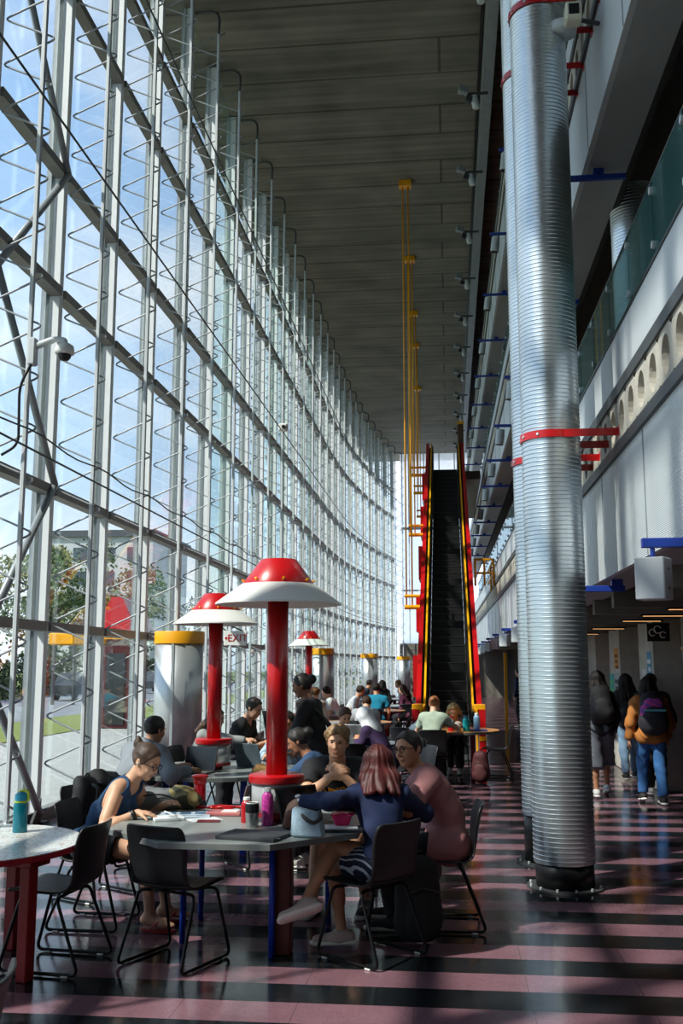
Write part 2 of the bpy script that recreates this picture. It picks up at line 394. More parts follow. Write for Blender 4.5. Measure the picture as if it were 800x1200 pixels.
# ---------------------------------------------------------------- ceiling: board-marked concrete
def ceil_mat():
    m = mat('board_marked_concrete', '5d5850', .9); nt = m.node_tree; L = nt.links.new; b = nt.nodes['Principled BSDF']
    tc = nt.nodes.new('ShaderNodeTexCoord'); mp = nt.nodes.new('ShaderNodeMapping'); mp.inputs['Scale'].default_value = (.12, 3.2, 1); L(tc.outputs['Object'], mp.inputs[0])
    n = nt.nodes.new('ShaderNodeTexNoise'); n.inputs['Scale'].default_value = 2; n.inputs['Detail'].default_value = 5; L(mp.outputs[0], n.inputs['Vector'])
    n2 = nt.nodes.new('ShaderNodeTexNoise'); n2.inputs['Scale'].default_value = .7; n2.inputs['Detail'].default_value = 6; L(tc.outputs['Object'], n2.inputs['Vector'])
    br = nt.nodes.new('ShaderNodeTexBrick'); br.inputs['Scale'].default_value = 1; br.inputs['Brick Width'].default_value = 40; br.inputs['Row Height'].default_value = 1.22
    br.inputs['Mortar Size'].default_value = .03; br.inputs['Color1'].default_value = (.95, .95, .95, 1); br.inputs['Color2'].default_value = (1.06, 1.05, 1.03, 1); br.inputs['Mortar'].default_value = (.45, .44, .42, 1); L(tc.outputs['Object'], br.inputs['Vector'])
    r = nt.nodes.new('ShaderNodeValToRGB'); r.color_ramp.elements[0].position = .3; r.color_ramp.elements[1].position = .7
    r.color_ramp.elements[0].color = lin('57544e'); r.color_ramp.elements[1].color = lin('938e85')
    ad = nt.nodes.new('ShaderNodeMath'); ad.operation = 'ADD'; L(n.outputs['Fac'], ad.inputs[0]); L(n2.outputs['Fac'], ad.inputs[1])
    ml = nt.nodes.new('ShaderNodeMath'); ml.operation = 'MULTIPLY'; L(ad.outputs[0], ml.inputs[0]); ml.inputs[1].default_value = .5; L(ml.outputs[0], r.inputs['Fac'])
    mx = nt.nodes.new('ShaderNodeMix'); mx.data_type = 'RGBA'; mx.blend_type = 'MULTIPLY'; mx.inputs['Factor'].default_value = 1; L(r.outputs[0], mx.inputs['A']); L(br.outputs['Color'], mx.inputs['B'])
    L(mx.outputs['Result'], b.inputs['Base Color'])
    bp = nt.nodes.new('ShaderNodeBump'); bp.inputs['Strength'].default_value = .35; L(n.outputs['Fac'], bp.inputs['Height']); L(bp.outputs[0], b.inputs['Normal'])
    return m
ZC = 14.15
tag(MB().box((-5.6, -8, ZC), (4.3, 60, ZC+.5)).build('ceiling', ceil_mat()), kind='structure')
# ---------------------------------------------------------------- the glass wall on the left
def wall_off(y): return 0 if y < 38 else .0043*(y-38)**2
def wall_pt(y, x=-4.74):
    t = math.atan(.0086*max(0, y-38)); return V(x+wall_off(y), y, 0), t
YS = [11.2+1.92*k for k in range(-9, 25)]
RAILS = (2.2, 3.8, 6.25, 7.78, 10.25, 11.8)
def truss_parts(root):
    MB().box((-.02, -.055, 0), (.105, .055, ZC), bev=.006).build('mullion', M_mul, root); MB().box((-.11, -.045, 0), (-.02, .045, ZC)).build('outer_fin', M_grey, root)
    MB().box((.565, -.024, .05), (.612, .024, ZC-.55), bev=.008).build('chord', M_alu, root)
    pts = []; P = .53; z = .12
    while z < ZC-.6:
        pts += [V(.11, .034, z), V(.71, .034, z+P/2)]; z += P
    MB().tube(fillet(pts, .075, 5), .0115, 6).build('zigzag_rod', M_rod, root, True)
    MB().tube(fillet([V(.588, 0, ZC-.56), V(.60, 0, ZC-.06), V(.12, 0, ZC-.08)], .3, 7), .026, 8).build('end_bend', M_dgrey, root, True)
    MB().box((-.02, -.09, 0), (.2, .09, .02)).build('foot_plate', M_dgrey, root); MB().box((.5, -.07, 0), (.68, .07, .02)).build('foot_plate', M_dgrey, root)
proto = None
for k, y in enumerate(YS):
    p, t = wall_pt(y)
    if proto is None:
        o = proto = empty('lattice_mullion'); truss_parts(o)
    else: o = copy_tree(proto)
    o.location = p; o.rotation_euler = (0, 0, -t)
    tag(o, 'pale grey steel lattice post with zigzag rod standing along the glass wall', 'lattice post', 'lattice posts of the glass wall')
for k in range(len(YS)-1):
    y0, y1 = YS[k], YS[k+1]; a, _ = wall_pt(y0); b, _ = wall_pt(y1)
    u = unit(b-a); n = V(u[1], -u[0], 0); wn = np.linalg.norm(b-a); c = (a+b)/2
    g = MB().obox(c+V(0, 0, ZC/2), (u, n, V(0, 0, 1)), (wn/2-.05, .006, ZC/2)).build('window_%d' % (k+1), M_glass_refl if k in (13, 16, 17, 20) else M_glass, at=c)
    tag(g, kind='structure')
    m = MB()
    for z in RAILS: m.obox(c+n*.06+V(0, 0, z), (u, n, V(0, 0, 1)), (wn/2-.055, .075, .055))
    m.obox(c+n*.02+V(0, 0, .06), (u, n, V(0, 0, 1)), (wn/2-.055, .07, .06))
    m.build('transom', M_rail, g)
    MB().obox(a-n*.06+u*.105+V(0, 0, ZC/2), (u, n, V(0, 0, 1)), (.02, .045, ZC/2)).obox(b-n*.075-u*.085+V(0, 0, ZC/2), (u, n, V(0, 0, 1)), (.022, .03, ZC/2)).build('frame', M_grey, g)
for (z, x, r, lab) in ((3.86, -4.06, .011, 'lower of two thin dark rods strung along the lattice posts above the lamps'), (7.56, -4.06, .014, 'thin dark rod strung along the lattice posts at middle height'), (10.95, -4.06, .014, 'uppermost thin dark rod strung along the lattice posts'), (4.03, -4.02, .009, 'upper of two thin dark rods strung along the lattice posts above the lamps')):
    pts = []
    for i in range(0, 200):
        y = -5+i*.32
        if y > 57: break
        p, t = wall_pt(y, x); pts.append(p+V(0, 0, z-(.05*math.sin((y-1.6)/1.92*pi)**2 if r < .01 else 0)))
    tag(MB().tube(pts, r, 6).build('bracing_rod', M_dgrey, None, True, at=pts[0]), lab, 'rod')
br = empty('wind_brace', (-4.6, 11.2, 0), 'big grey diagonal tube brace zigzagging up the bay beside the dome camera', 'brace')
za = [0.1, 3.85, 7.75, 11.7]; zb = [1.9, 5.85, 9.7, 13.6]
for i in range(4):
    MB().cyl((-4.58, 11.12, za[i]), (-4.58, 9.36, zb[i]), .042, n=10).build('diagonal', M_grey, br, True)
    if i < 3: MB().cyl((-4.58, 9.36, zb[i]), (-4.58, 11.12, za[i+1]), .042, n=10).build('diagonal', M_grey, br, True)
MB().prism([(-4.6, 11.12, .0), (-4.6, 10.85, .0), (-4.6, 11.12, .28)], (0, 0, 0), (.03, 0, 0)).build('gusset', M_black, br)
# ---------------------------------------------------------------- far end of the hall, and an added wall behind the camera
tag(MB().box((-5.6, -8.3, 0), (4.3, -8, ZC)).build('wall_light_block', M_concd), kind='structure')  # unseen wall added to block skylight; the hall itself runs on
def frosted():
    m = bpy.data.materials.new('frosted_glazing'); m.use_nodes = True; nt = m.node_tree; nt.nodes.clear(); L = nt.links.new
    out = nt.nodes.new('ShaderNodeOutputMaterial'); a = nt.nodes.new('ShaderNodeBsdfTranslucent'); a.inputs[0].default_value = (.9, .92, .95, 1)
    b = nt.nodes.new('ShaderNodeBsdfTransparent'); b.inputs[0].default_value = (.95, .96, 1, 1); mx = nt.nodes.new('ShaderNodeMixShader'); mx.inputs[0].default_value = .45
    L(a.outputs[0], mx.inputs[1]); L(b.outputs[0], mx.inputs[2]); L(mx.outputs[0], out.inputs[0]); return m
g = tag(MB().box((-2.7, 57.9, 3), (1.3, 57.95, ZC)).build('window_34', frosted()), kind='structure')
m = MB()
for x in (-2.2, -1.3, -.4, .5): m.box((x-.03, 57.8, 3), (x+.03, 57.88, ZC))
m.box((-2.7, 57.8, 6), (1.3, 57.88, 6.1)).box((-2.7, 57.8, 9.6), (1.3, 57.88, 9.75)).build('frame', M_alu, g)
tag(MB().box((-2.8, 57.7, 0), (3.6, 58.2, 3)).build('wall_far', M_concd), kind='structure')
# ---------------------------------------------------------------- galleries on the right
def dx(y): return -.006*(y-8)
def sweep(m, prof, y0, y1, seg=1):
    for i in range(seg):
        a = y0+(y1-y0)*i/seg; b = y0+(y1-y0)*(i+1)/seg
        n = len(prof); vs = [V(x+dx(a), a, z) for x, z in prof]+[V(x+dx(b), b, z) for x, z in prof]
        m.add(vs, [tuple(range(n)), tuple(range(2*n-1, n-1, -1))]+[(i2, i2+n, (i2+1) % n+n, (i2+1) % n) for i2 in range(n)])
    return m
def rect(x0, z0, x1, z1): return [(x0, z0), (x1, z0), (x1, z1), (x0, z1)]
def corr_mat():
    m = mat('corrugated_panel', 'd0d7db', .4, .15, .03, 2); nt = m.node_tree; L = nt.links.new
    tc = nt.nodes.new('ShaderNodeTexCoord'); w = nt.nodes.new('ShaderNodeTexWave'); w.bands_direction = 'Z'; w.inputs['Scale'].default_value = 22; L(tc.outputs['Object'], w.inputs['Vector'])
    bp = nt.nodes.new('ShaderNodeBump'); bp.inputs['Strength'].default_value = .5; bp.inputs['Distance'].default_value = .01; L(w.outputs['Fac'], bp.inputs['Height']); L(bp.outputs[0], nt.nodes['Principled BSDF'].inputs['Normal']); return m
M_corr = corr_mat()
def hollow_face(m, x, z0, z1, y0, y1, pitch, hw, hh, depth):
    """front face of a hollow-core slab, pierced by real oval cores"""
    n = int((y1-y0)/pitch); N = 20; zc = (z0+z1)/2
    for i in range(n):
        a = y0+i*pitch; b = a+pitch; c = (a+b)/2
        ring = []; out = []; inn = []
        for k in range(N):
            t = 2*pi*k/N; cy, sz = math.cos(t), math.sin(t)
            ring.append(V(x+dx(c), c+hw*cy, zc+hh*sz)); inn.append(V(x+depth+dx(c), c+hw*cy, zc+hh*sz))
            q = 1/max(abs(cy)/(pitch/2), abs(sz)/((z1-z0)/2)); out.append(V(x+dx(c+q*cy), c+q*cy, zc+q*sz))
        fs = []
        for k in range(N):
            j = (k+1) % N; fs += [(k, j, N+j, N+k), (N+k, N+j, 2*N+j, 2*N+k)]
        fs.append(tuple(range(2*N, 3*N))); m.add(out+ring+inn, fs)
    return m
X0 = 1.43
ST = 4.15
names = {0: 'lowest', 1: 'middle', 2: 'topmost'}
for lv in range(3):
    h = ST*lv; Y0, Y1 = -6, 57
    g = empty('gallery_front', (X0, 8, 2.53+h), '%s grey gallery front with panel band, concrete edge and parapet along the hall' % names[lv], 'gallery front')
    sweep(MB(), rect(X0, 2.53+h, X0+.05, 3.47+h), Y0, Y1).build('corrugated_panel', M_corr if lv == 0 else M_pan, g)
    for i in range(34):
        y = Y0+1.9*i; MB().box((X0+dx(y)-.006, y-.012, 2.54+h), (X0+dx(y), y+.012, 3.46+h)).build('panel_joint', M_grey, g)
    sweep(MB(), rect(X0-.03, 3.47+h, X0+.1, 3.56+h), Y0, Y1).build('shadow_channel', M_dgrey, g)
    m = MB(); yh = 4.6; ye = 4.6+.405*44 if lv < 2 else 4.6
    if lv < 2:
        hollow_face(m, X0-.01, 3.56+h, 3.93+h, yh, ye, .405, .118, .138, .13)
        sweep(m, rect(X0+.12, 3.561+h, X0+.22, 3.929+h), yh, ye)
        sweep(m, rect(X0-.01, 3.56+h, X0+.2, 3.93+h), Y0, yh)
        sweep(m, [(X0-.01, 3.93+h), (X0+.2, 3.93+h), (X0+.2, 3.935+h), (X0-.01, 3.935+h)], yh, ye)
        sweep(m, [(X0-.01, 3.556+h), (X0+.2, 3.556+h), (X0+.2, 3.56+h), (X0-.01, 3.56+h)], yh, ye)
    sweep(m, rect(X0-.01, 3.56+h, X0+.2, 3.93+h), ye if lv < 2 else Y0, Y1)
    m.build('concrete_edge', M_conc, g)
    sweep(MB(), rect(X0-.03, 3.935+h, X0+.22, 4.03+h), Y0, Y1).build('ledge', M_dgrey, g)
    sweep(MB(), rect(X0+.03, 4.03+h, X0+.08, 4.54+h), Y0, Y1).build('parapet', M_pan, g)
    sweep(MB(), rect(X0+.02, 4.54+h, X0+.09, 4.565+h), Y0, Y1).build('cap_rail', M_black, g)
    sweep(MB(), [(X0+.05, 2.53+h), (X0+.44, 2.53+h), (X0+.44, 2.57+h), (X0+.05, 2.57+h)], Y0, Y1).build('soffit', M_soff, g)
    sl_ = sweep(MB(), rect(X0+.2, 3.3+h, 4.2, 3.9+h), Y0, Y1).build('floor_slab', M_concd, g)
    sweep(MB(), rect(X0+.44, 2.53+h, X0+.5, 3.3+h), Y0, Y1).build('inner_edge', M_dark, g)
    # glass balustrade
    gb = empty('glass_balustrade', (X0+.12, 8, 4.56+h), 'teal glass balustrade with round steel clips on the %s gallery' % names[lv], 'balustrade')
    npan = 40 if lv < 2 else 20
    for i in range(npan):
        a = 4.2+i*.98; b = a+.94
        sweep(MB(), rect(X0+.11, 4.56+h, X0+.122, 5.3+h), a, b).build('glass_panel', M_bal, gb)
    m = MB()
    for i in range(npan+1):
        y = 4.2+i*.98-.02
        for z in (4.66, 4.8, 5.22):
            q = MB() if i < 24 else m
            q.cyl((X0+.09+dx(y), y, z+h), (X0+.14+dx(y), y, z+h), .03, n=10)
            if i < 24: q.build('clip', M_alu, gb)
    if m.v: tag(m.build('clip', M_alu, gb), kind='stuff')
    MB().tube([V(X0+.02+.1+dx(y), y, 5.31+h) for y in (4, 20, 44)], .012, 6).build('top_edge', M_dgrey, gb)
    # back wall of the gallery
    tag(sweep(MB(), rect(4.2, 3.9+h, 4.4, min(ZC, 7.45+h)), Y0, Y1).build('wall_right' if lv == 0 else 'wall_right_%s' % ('upper' if lv == 1 else 'top'), M_concd), kind='structure')
tag(MB().box((3.3, -8, 0), (3.6, 57.7, 3.3)).build('wall_right_ground', mat('dark_glazing', '14161a', .15, 0, .2, 2)), kind='structure')
tag(MB().box((X0+.5, -6, 2.62), (3.6, 57.7, 2.8)).build('ceiling_ground', M_concd), kind='structure')
tag(MB().box((.88, -6, 13.45), (1.08, 57, ZC)).build('beam_upper', M_grey), kind='structure')
tag(MB().box((.8, -6, ZC-.1), (.86, 57, ZC-.0005)).build('trim_1', M_black), kind='structure')
# ground-level corridor: ceiling ribs, lamps, piers, posters
m = None
for i in range(22):
    y = 8+i*1.42
    tag(MB().box((1.75, y, 2.36), (3.3, y+.16, 2.62)).build('beam_rib', M_concd, at=(2.5, y, 2.5)), kind='structure')
M_warm = mat('warm_lamp', 'ffb877', .5, emit=1.1)
for i, y in enumerate((10.92, 12.34, 13.76, 16.6, 19.44)):
    g = empty('strip_light', (2.5, y, 2.6), 'thin warm strip light under the corridor ceiling ribs, above the walkers', 'light', 'corridor strip lights')
    MB().box((2.3, y-.04, 2.34), (2.85, y+.04, 2.36)).build('housing', M_dark, g); MB().box((2.33, y-.02, 2.334), (2.82, y+.02, 2.34)).build('tube', M_warm, g)
for i in range(10):
    y = 11.95+2.85*i
    tag(MB().box((2.9, y, 0), (3.31, y+1.05, 2.62), bev=.012).build('pillar_pier', M_conc if i else M_concd, at=(3, y, 0)), kind='structure')
def poster(y0, y1, z0, z1, col, lab, sub=None):
    o = empty('poster', (2.895, (y0+y1)/2, z0), lab, 'poster')
    MB().box((2.893, y0, z0), (2.9, y1, z1)).build('sheet', mat('poster_'+col, col, .7, 0, .3, 12), o)
    if sub:
        q = MB()
        for i in range(3): q.box((2.891, y0+.04, z1-.06-(z1-z0)*.28*(i+1)), (2.893, y1-.04-.05*i, z1-.06-(z1-z0)*.28*i-.05))
        q.build('print', mat('poster_'+sub, sub, .7, 0, .1, 9), o)
poster(14.9, 15.2, 1.55, 1.95, '4f8fb0', 'blue and white poster topmost on the second pier', 'dde2e4')
poster(15.3, 15.6, 1.35, 1.7, 'c4c7c4', 'pale grey poster on the second pier beside the blue one', '555c66')
poster(14.9, 15.3, 1.0, 1.45, 'a8b6bd', 'grey notice sheet low on the second pier', '3a4048')
poster(17.75, 18.15, 1.7, 2.05, 'c98a3e', 'orange poster on the third pier', '6a3b20')
poster(17.75, 18.2, 1.2, 1.62, '9aa3a6', 'grey collage poster low on the third pier', '43484c')
poster(18.3, 18.7, 1.15, 1.6, '2f9f9a', 'teal and green poster at the edge of the third pier', '58b86a')
poster(12.1, 12.45, 1.25, 1.65, '8e8fae', 'small lilac notice on the nearest pier', 'd8d8e0')
g = empty('hanging_sign', (2.86, 14.2, 2.1), 'square black hanging sign with white drawn figure below the corridor ceiling', 'sign')
MB().box((2.72, 14.18, 2.08), (3.02, 14.21, 2.33)).build('panel', M_black, g)
q = MB()
for (a, b, c) in ((2.79, 2.2, .045), (2.86, 2.24, .05), (2.93, 2.17, .04)): q.tube([V(a+c*math.cos(t), 14.175, b+c*math.sin(t)) for t in np.linspace(0.4, 5.4, 12)], .008, 5)
q.build('drawing', M_white, g)
MB().cyl((2.8, 14.2, 2.33), (2.8, 14.2, 2.4), .006).cyl((2.94, 14.2, 2.33), (2.94, 14.2, 2.4), .006).build('hanger', M_black, g)
for y in (14.35, 17.2, 20.05): # lit glimpses in the shop glazing between the piers
    g = empty('wall_lamp', (3.28, y, 1.9), 'small warm orange lamp glowing between two corridor piers', 'lamp', 'lamps between the piers')
    MB().cyl((3.27, y, 1.98), (3.3, y, 1.98), .05, n=12).build('base', M_black, g); MB().lathe([(.0, -.05), (.035, -.03), (.04, .02), (.0, .05)], (3.24, y, 1.98), 12).build('globe', M_warm, g, True)
# ---------------------------------------------------------------- lamp boxes and downlights on blue brackets
def blue_box(y):
    o = empty('box_light', (1.1, y, 2.45))
    MB().box((1.10+dx(y), y-.022, 2.42), (1.62+dx(y), y+.022, 2.475), bev=.004).build('bracket', M_blue, o)
    MB().cyl((1.16+dx(y), y, 2.43), (1.16+dx(y), y, 2.355), .014, n=10).build('stem', M_blue, o)
    MB().box((1.5+dx(y), y-.04, 2.475), (1.6+dx(y), y+.04, 2.531)).build('mount', M_blue, o)
    c, s = math.cos(-.52), math.sin(-.52)
    MB().obox((1.16+dx(y), y, 2.24), ((c, s, 0), (-s, c, 0), (0, 0, 1)), (.085, .075, .12), bev=.006).build('housing', M_alu, o)
    q = MB()
    for z in (2.21, 2.32): a = V(1.16+dx(y), y, z-.025)+V(c, s, 0)*.085; q.cyl(a, a+V(c, s, 0)*.004, .008, n=8)
    q.build('screw', M_black, o)
    return o
for i in range(10):
    tag(blue_box(5.85+3.5*i), 'grey box light under the gallery in the top right, nearest the camera' if i == 0 else 'small grey box light hung from a blue bracket under the lowest gallery', 'light', None if i == 0 else 'box lights under the lowest gallery')
for lv in (1, 2):
    for i in range(12):
        y = 6.1+3.5*i; h = ST*lv; x = X0+dx(y)
        o = empty('downlight', (x-.3, y, 2.4+h), 'grey cylinder downlight on a blue bracket under the %s gallery' % names[lv], 'light', 'downlights of the %s gallery' % names[lv])
        MB().box((x-.36, y-.022, 2.42+h), (x+.42, y+.022, 2.475+h), bev=.004).build('bracket', M_blue, o)
        MB().box((x+.1, y-.04, 2.475+h), (x+.2, y+.04, 2.531+h)).build('mount', M_blue, o)
        MB().cyl((x-.27, y, 2.42+h), (x-.27, y, 2.36+h), .012, n=8).build('stem', M_dgrey, o)
        MB().lathe([(.07, 0), (.085, .01), (.085, .3), (.07, .32), (.02, .325)], (x-.27, y, 2.05+h), 16, (.12, -.1, 1)).build('housing', M_alu, o, 'auto')
        MB().lathe([(.0, -.004), (.078, -.004), (.078, .004), (.0, .004)], (x-.27, y, 2.05+h), 16, (.12, -.1, 1)).build('lens', M_dark, o)
for i in range(13):
    y = 12.4+3.3*i
    o = empty('spotlight', (.8, y, 13.3), 'dark twin spotlight on an arm below the right edge of the concrete ceiling', 'light', 'twin spotlights along the ceiling edge')
    MB().box((.45, y-.02, 13.28), (.98, y+.02, 13.33)).build('arm', M_dgrey, o)
    MB().obox((.48, y-.06, 13.36), ((1, .3, -.2), (-.3, 1, 0), (.2, 0, 1)), (.1, .07, .075), bev=.01).build('flood_head', M_grey, o)
    MB().obox((.58, y-.04, 13.16), ((1, .3, -.3), (-.3, 1, 0), (.3, 0, 1)), (.06, .06, .07), bev=.01).build('small_head', M_dgrey, o)
    MB().lathe([(.02, .3), (.075, .27), (.075, .02), (.06, 0)], (.74, y, 12.98), 14, (-.2, 0, 1)).build('cylinder_head', M_alu, o, 'auto')
# ---------------------------------------------------------------- big spiral ducts
def duct(x, y, z0, z1, r, lab, base=True, seg=56):
    o = empty('spiral_duct', (x, y, 0), lab, 'duct')
    prof = []; z = z0; p = .036
    while z < z1:
        prof += [(r, z), (r, z+p*.66), (r+.0045, z+p*.78), (r+.0045, z+p*.9)]; z += p
    MB().lathe([(r-.004, z0)]+prof+[(r-.004, z1)], (x, y, 0), seg).build('pipe', M_duct, o, 'auto')
    if base:
        MB().lathe([(r-.012, .02), (r-.012, z0+.01)], (x, y, 0), 40).build('base_sleeve', M_black, o, True)
        MB().lathe([(r-.02, 0), (r+.06, 0), (r+.06, .016), (r-.02, .016)], (x, y, 0), 40, close=True).build('flange', M_dgrey, o)
        for k in range(12):
            t = 2*pi*k/12+.2; q = MB().cyl((x+(r+.035)*math.cos(t), y+(r+.035)*math.sin(t), .015), (x+(r+.035)*math.cos(t), y+(r+.035)*math.sin(t), .035), .011, n=6); q.build('bolt', M_alu, o)
    return o
M_duct = mat('galvanised_steel', 'd6dfe3', .29, .9, .08, 3, bump=.05, bscale=9)
D1 = duct(.895, 8.46, .2, 13.4, .243, 'big ribbed silver duct standing in front on a black flanged base')
duct(.885, 9.5, .42, 13.4, .243, 'ribbed silver duct mostly hidden right behind the front one')
duct(2.1, 10.6, 3.9, 6.9, .25, 'ribbed silver duct behind the glass balustrade of the lowest gallery', base=False)
def strap(y, x, z, lab):
    o = empty('pipe_strap', (x, y, z), lab, 'strap'); r = .255
    pts = [V(x+r*math.cos(t), y+r*math.sin(t), z) for t in np.linspace(math.radians(-300), math.radians(-60), 40)]
    q = MB(); A = pts; n = len(A)
    arc = [V(x+r*math.cos(t), y+r*math.sin(t), z) for t in np.linspace(math.radians(70), math.radians(290), 40)]
    line = [V(X0+.0, y+.24, z)]+arc+[V(X0+.0, y-.24, z)]
    for a, b in zip(line, line[1:]):
        d = unit(b-a); nrm = V(d[1], -d[0], 0); q.obox((a+b)/2, (d, nrm, V(0, 0, 1)), (np.linalg.norm(b-a)/2+.001, .004, .032))
    q.build('band', M_red, o)
    for t in (170, 205, 240): w = MB(); a = V(x+r*math.cos(math.radians(t)), y+r*math.sin(math.radians(t)), z); d = unit(a-V(x, y, z)); w.cyl(a+d*.003, a+d*.012, .012, n=8); w.build('bolt', M_alu, o)
    MB().box((X0-.012, y-.3, z-.05), (X0-.002, y-.2, z+.05)).build('wall_plate', M_red, o); MB().box((X0-.012, y+.2, z-.05), (X0-.002, y+.3, z+.05)).build('wall_plate', M_red, o)
strap(8.46, .895, 3.66, 'lower red strap round the front silver duct'); strap(8.46, .895, 7.62, 'upper red strap round the front silver duct')
strap(9.5, .885, 3.66, 'lower red strap on the hidden rear duct'); strap(9.5, .885, 7.62, 'upper red strap on the hidden rear duct')
M_cream = mat('cream_plastic', 'd8d4bd', .45, 0, .05)
o = empty('box_camera', (1.15, 8.2, 7.5), 'cream box camera fixed beside the upper red strap of the duct', 'camera')
MB().box((1.1, 8.05, 7.3), (1.24, 8.2, 7.47), bev=.015).build('housing', M_cream, o); MB().box((1.125, 8.043, 7.34), (1.215, 8.052, 7.44), bev=.004).build('window', M_black, o)
MB().lathe([(.02, .0), (.12, .02), (.13, .1), (.1, .12)], (1.1, 8.3, 7.3), 20).build('dish', M_alu, o, True); MB().cyl((1.17, 8.2, 7.4), (1.42, 8.3, 7.4), .02).build('arm', M_dgrey, o)
# ---------------------------------------------------------------- escalator
e = empty('escalator', (-.02, 18.4, 0), 'long black escalator with red sides and yellow trim rising to the upper floor', 'escalator')
ex, yb, yi, yt, ze = -.02, 18.4, 20.2, 34.6, 8.5
sl2 = ze/(yt-yi)
def ez(y): return 0 if y < yi else min(ze, (y-yi)*sl2)
M_step = mat('escalator_step', '232323', .45, .4, .2, 30, stretch=(30, 1, 1)); M_skirt = mat('escalator_skirt', '1a1918', .4, .3)
for k in range(42):
    z = ze*(k+1)/42; y = yi+(yt-yi)*k/42
    m = MB().box((ex-.40, y, z-ze/42-.06), (ex+.40, y+.42, z-.012)).box((ex-.4, y-.006, z-.03), (ex+.4, y+.4, z))
    m.build('step', M_step, e); 
    if k % 1 == 0: pass
m = MB()
for k in range(42):
    z = ze*(k+1)/42; y = yi+(yt-yi)*k/42; m.box((ex-.4, y-.012, z-.012), (ex+.4, y-.005, z-.002))
m.build('step_edge', mat('worn_steel', '595856', .4, .6), e)
MB().box((ex-.5, yb+.3, .0), (ex+.5, yi+.05, .02)).build('comb_plate', M_dgrey, e)
def side_strip(x0, x1, h0, h1, mtl, name, y0=yb, jog=()):
    ys = [y0, y0+.35, yi-.5, yi, yt, yt+1.2]; lo = []; hi = []
    for y in ys:
        s = ez(y); sm = 0
        lo.append((y, s+h0)); hi.append((y, s+h1))
    poly = [V(x0, y, z) for y, z in lo]+[V(x0, y, z) for y, z in hi[::-1]]
    # build as quad strips so the bent outline stays planar
    q = MB(); n = len(ys)
    for i in range(n-1):
        a = [V(x0, lo[i][0], lo[i][1]), V(x0, lo[i+1][0], lo[i+1][1]), V(x0, hi[i+1][0], hi[i+1][1]), V(x0, hi[i][0], hi[i][1])]
        q.prism(a, (0, 0, 0), (x1-x0, 0, 0))
    return q.build(name, mtl, e)
for s in (-1, 1):
    side_strip(ex+s*.41, ex+s*.47, -.1, .92, M_skirt, 'inner_panel')
    side_strip(ex+s*.455, ex+s*.495, .92, 1.0, M_yel, 'yellow_trim', yb+.2)
    side_strip(ex+s*.55, ex+s*.65, -.55, 1.02, M_red, 'side_panel')
    side_strip(ex+s*.47, ex+s*.55, .72, .85, M_black, 'handrail_channel')
    MB().box((ex+s*.56-.1, yb-.02, .96), (ex+s*.56+.1, yb+.16, 1.06), bev=.01).build('newel_cap', M_yel, e)
    MB().box((ex+s*.5-.02, yb-.03, .12), (ex+s*.5+.02, yb+.0, .98), bev=.005).build('newel_trim', M_yel, e)
    MB().box((ex+s*.6-.06, yb-.02, .0), (ex+s*.6+.06, yb+.12, .97), bev=.005).build('newel_post', M_red, e)
    MB().box((ex+s*.6-.065, yb-.03, .42), (ex+s*.6+.065, yb+.13, .5)).build('newel_band', M_yel, e)
for k in range(5):
    y = 22.5+k*2.6; z = ez(y); MB().box((ex-.78, y, z-.3), (ex-.65, y+1.3, z+.62)).build('outer_box', M_red, e)
tag(MB().box((-.75, 34.6, 8.2), (1.2, 44, 8.5)).build('landing_slab', M_concd), 'dark landing slab at the head of the escalator', 'landing')
o = empty('landing_post', (.52, 34.7, 8.5), 'tall brown post standing at the right head of the escalator', 'post')
MB().box((.44, 34.6, 8.5), (.64, 34.8, 10.2)).build('post', mat('brown_paint', '5a3a22', .5), o); MB().box((.42, 34.58, 10.2), (.66, 34.82, 10.3)).build('cap', M_yel, o)
o = empty('landing_rail', (-.1, 36, 8.5), 'thin dark guard rail across the landing at the escalator head', 'railing')
MB().tube([V(-.75, 40, 9.5), V(.5, 40, 9.5)], .03, 6).tube([V(-.75, 40, 9.0), V(.5, 40, 9.0)], .02, 6).build('rail', M_dgrey, o)
for x in (-.7, -.1, .45): MB().cyl((x, 40, 8.5), (x, 40, 9.5), .025, n=8).build('post', M_dgrey, o)
for i, (y, x, zb_) in enumerate(((24.25, -.93, 3.2), (29.1, -1.0, 5.6), (33.9, -1.06, 8.3), (37.5, -1.12, 8.3), (43.6, -1.2, 8.3))):
    o = empty('hanger_rod', (x, y, zb_), ['yellow twin hanger rod with the ceiling plate nearest the camera', 'yellow twin hanger rod with the second nearest ceiling plate', 'yellow twin hanger rod third in line toward the far end', 'fourth yellow hanger rod toward the far end', 'farthest yellow hanger rod by the end window'][i], 'rod')
    MB().cyl((x-.07, y, zb_), (x-.07, y, ZC-.1), .02, n=8).build('rod', M_yel, o, True); MB().cyl((x+.07, y, zb_), (x+.07, y, ZC-.1), .02, n=8).build('rod', M_yel, o, True)
    MB().box((x-.16, y-.12, ZC-.16), (x+.16, y+.12, ZC), bev=.01).build('ceiling_plate', M_yel, o)
    MB().cyl((x-.12, y, zb_-.05), (-.68, y, zb_-.05), .055, n=12).build('bracket', M_yel, o, 'auto'); MB().cyl((x-.12, y, zb_+.22), (-.68, y, zb_+.22), .04, n=12).build('bracket', M_yel, o, 'auto')
o = empty('yellow_guardrail', (.95, 28, 4), 'yellow guardrail bridging from the escalator to the lowest gallery', 'railing')
for z in (4.25, 4.62): MB().tube([V(.72, 27.4, z), V(1.25, 27.4, z), V(1.25, 31, z)], .035, 6).build('rail', M_yel, o)
for (x, y) in ((.75, 27.4), (1.0, 27.4), (1.25, 27.4), (1.25, 29.2)): MB().cyl((x, y, 3.9), (x, y, 4.64), .03, n=8).build('post', M_yel, o)
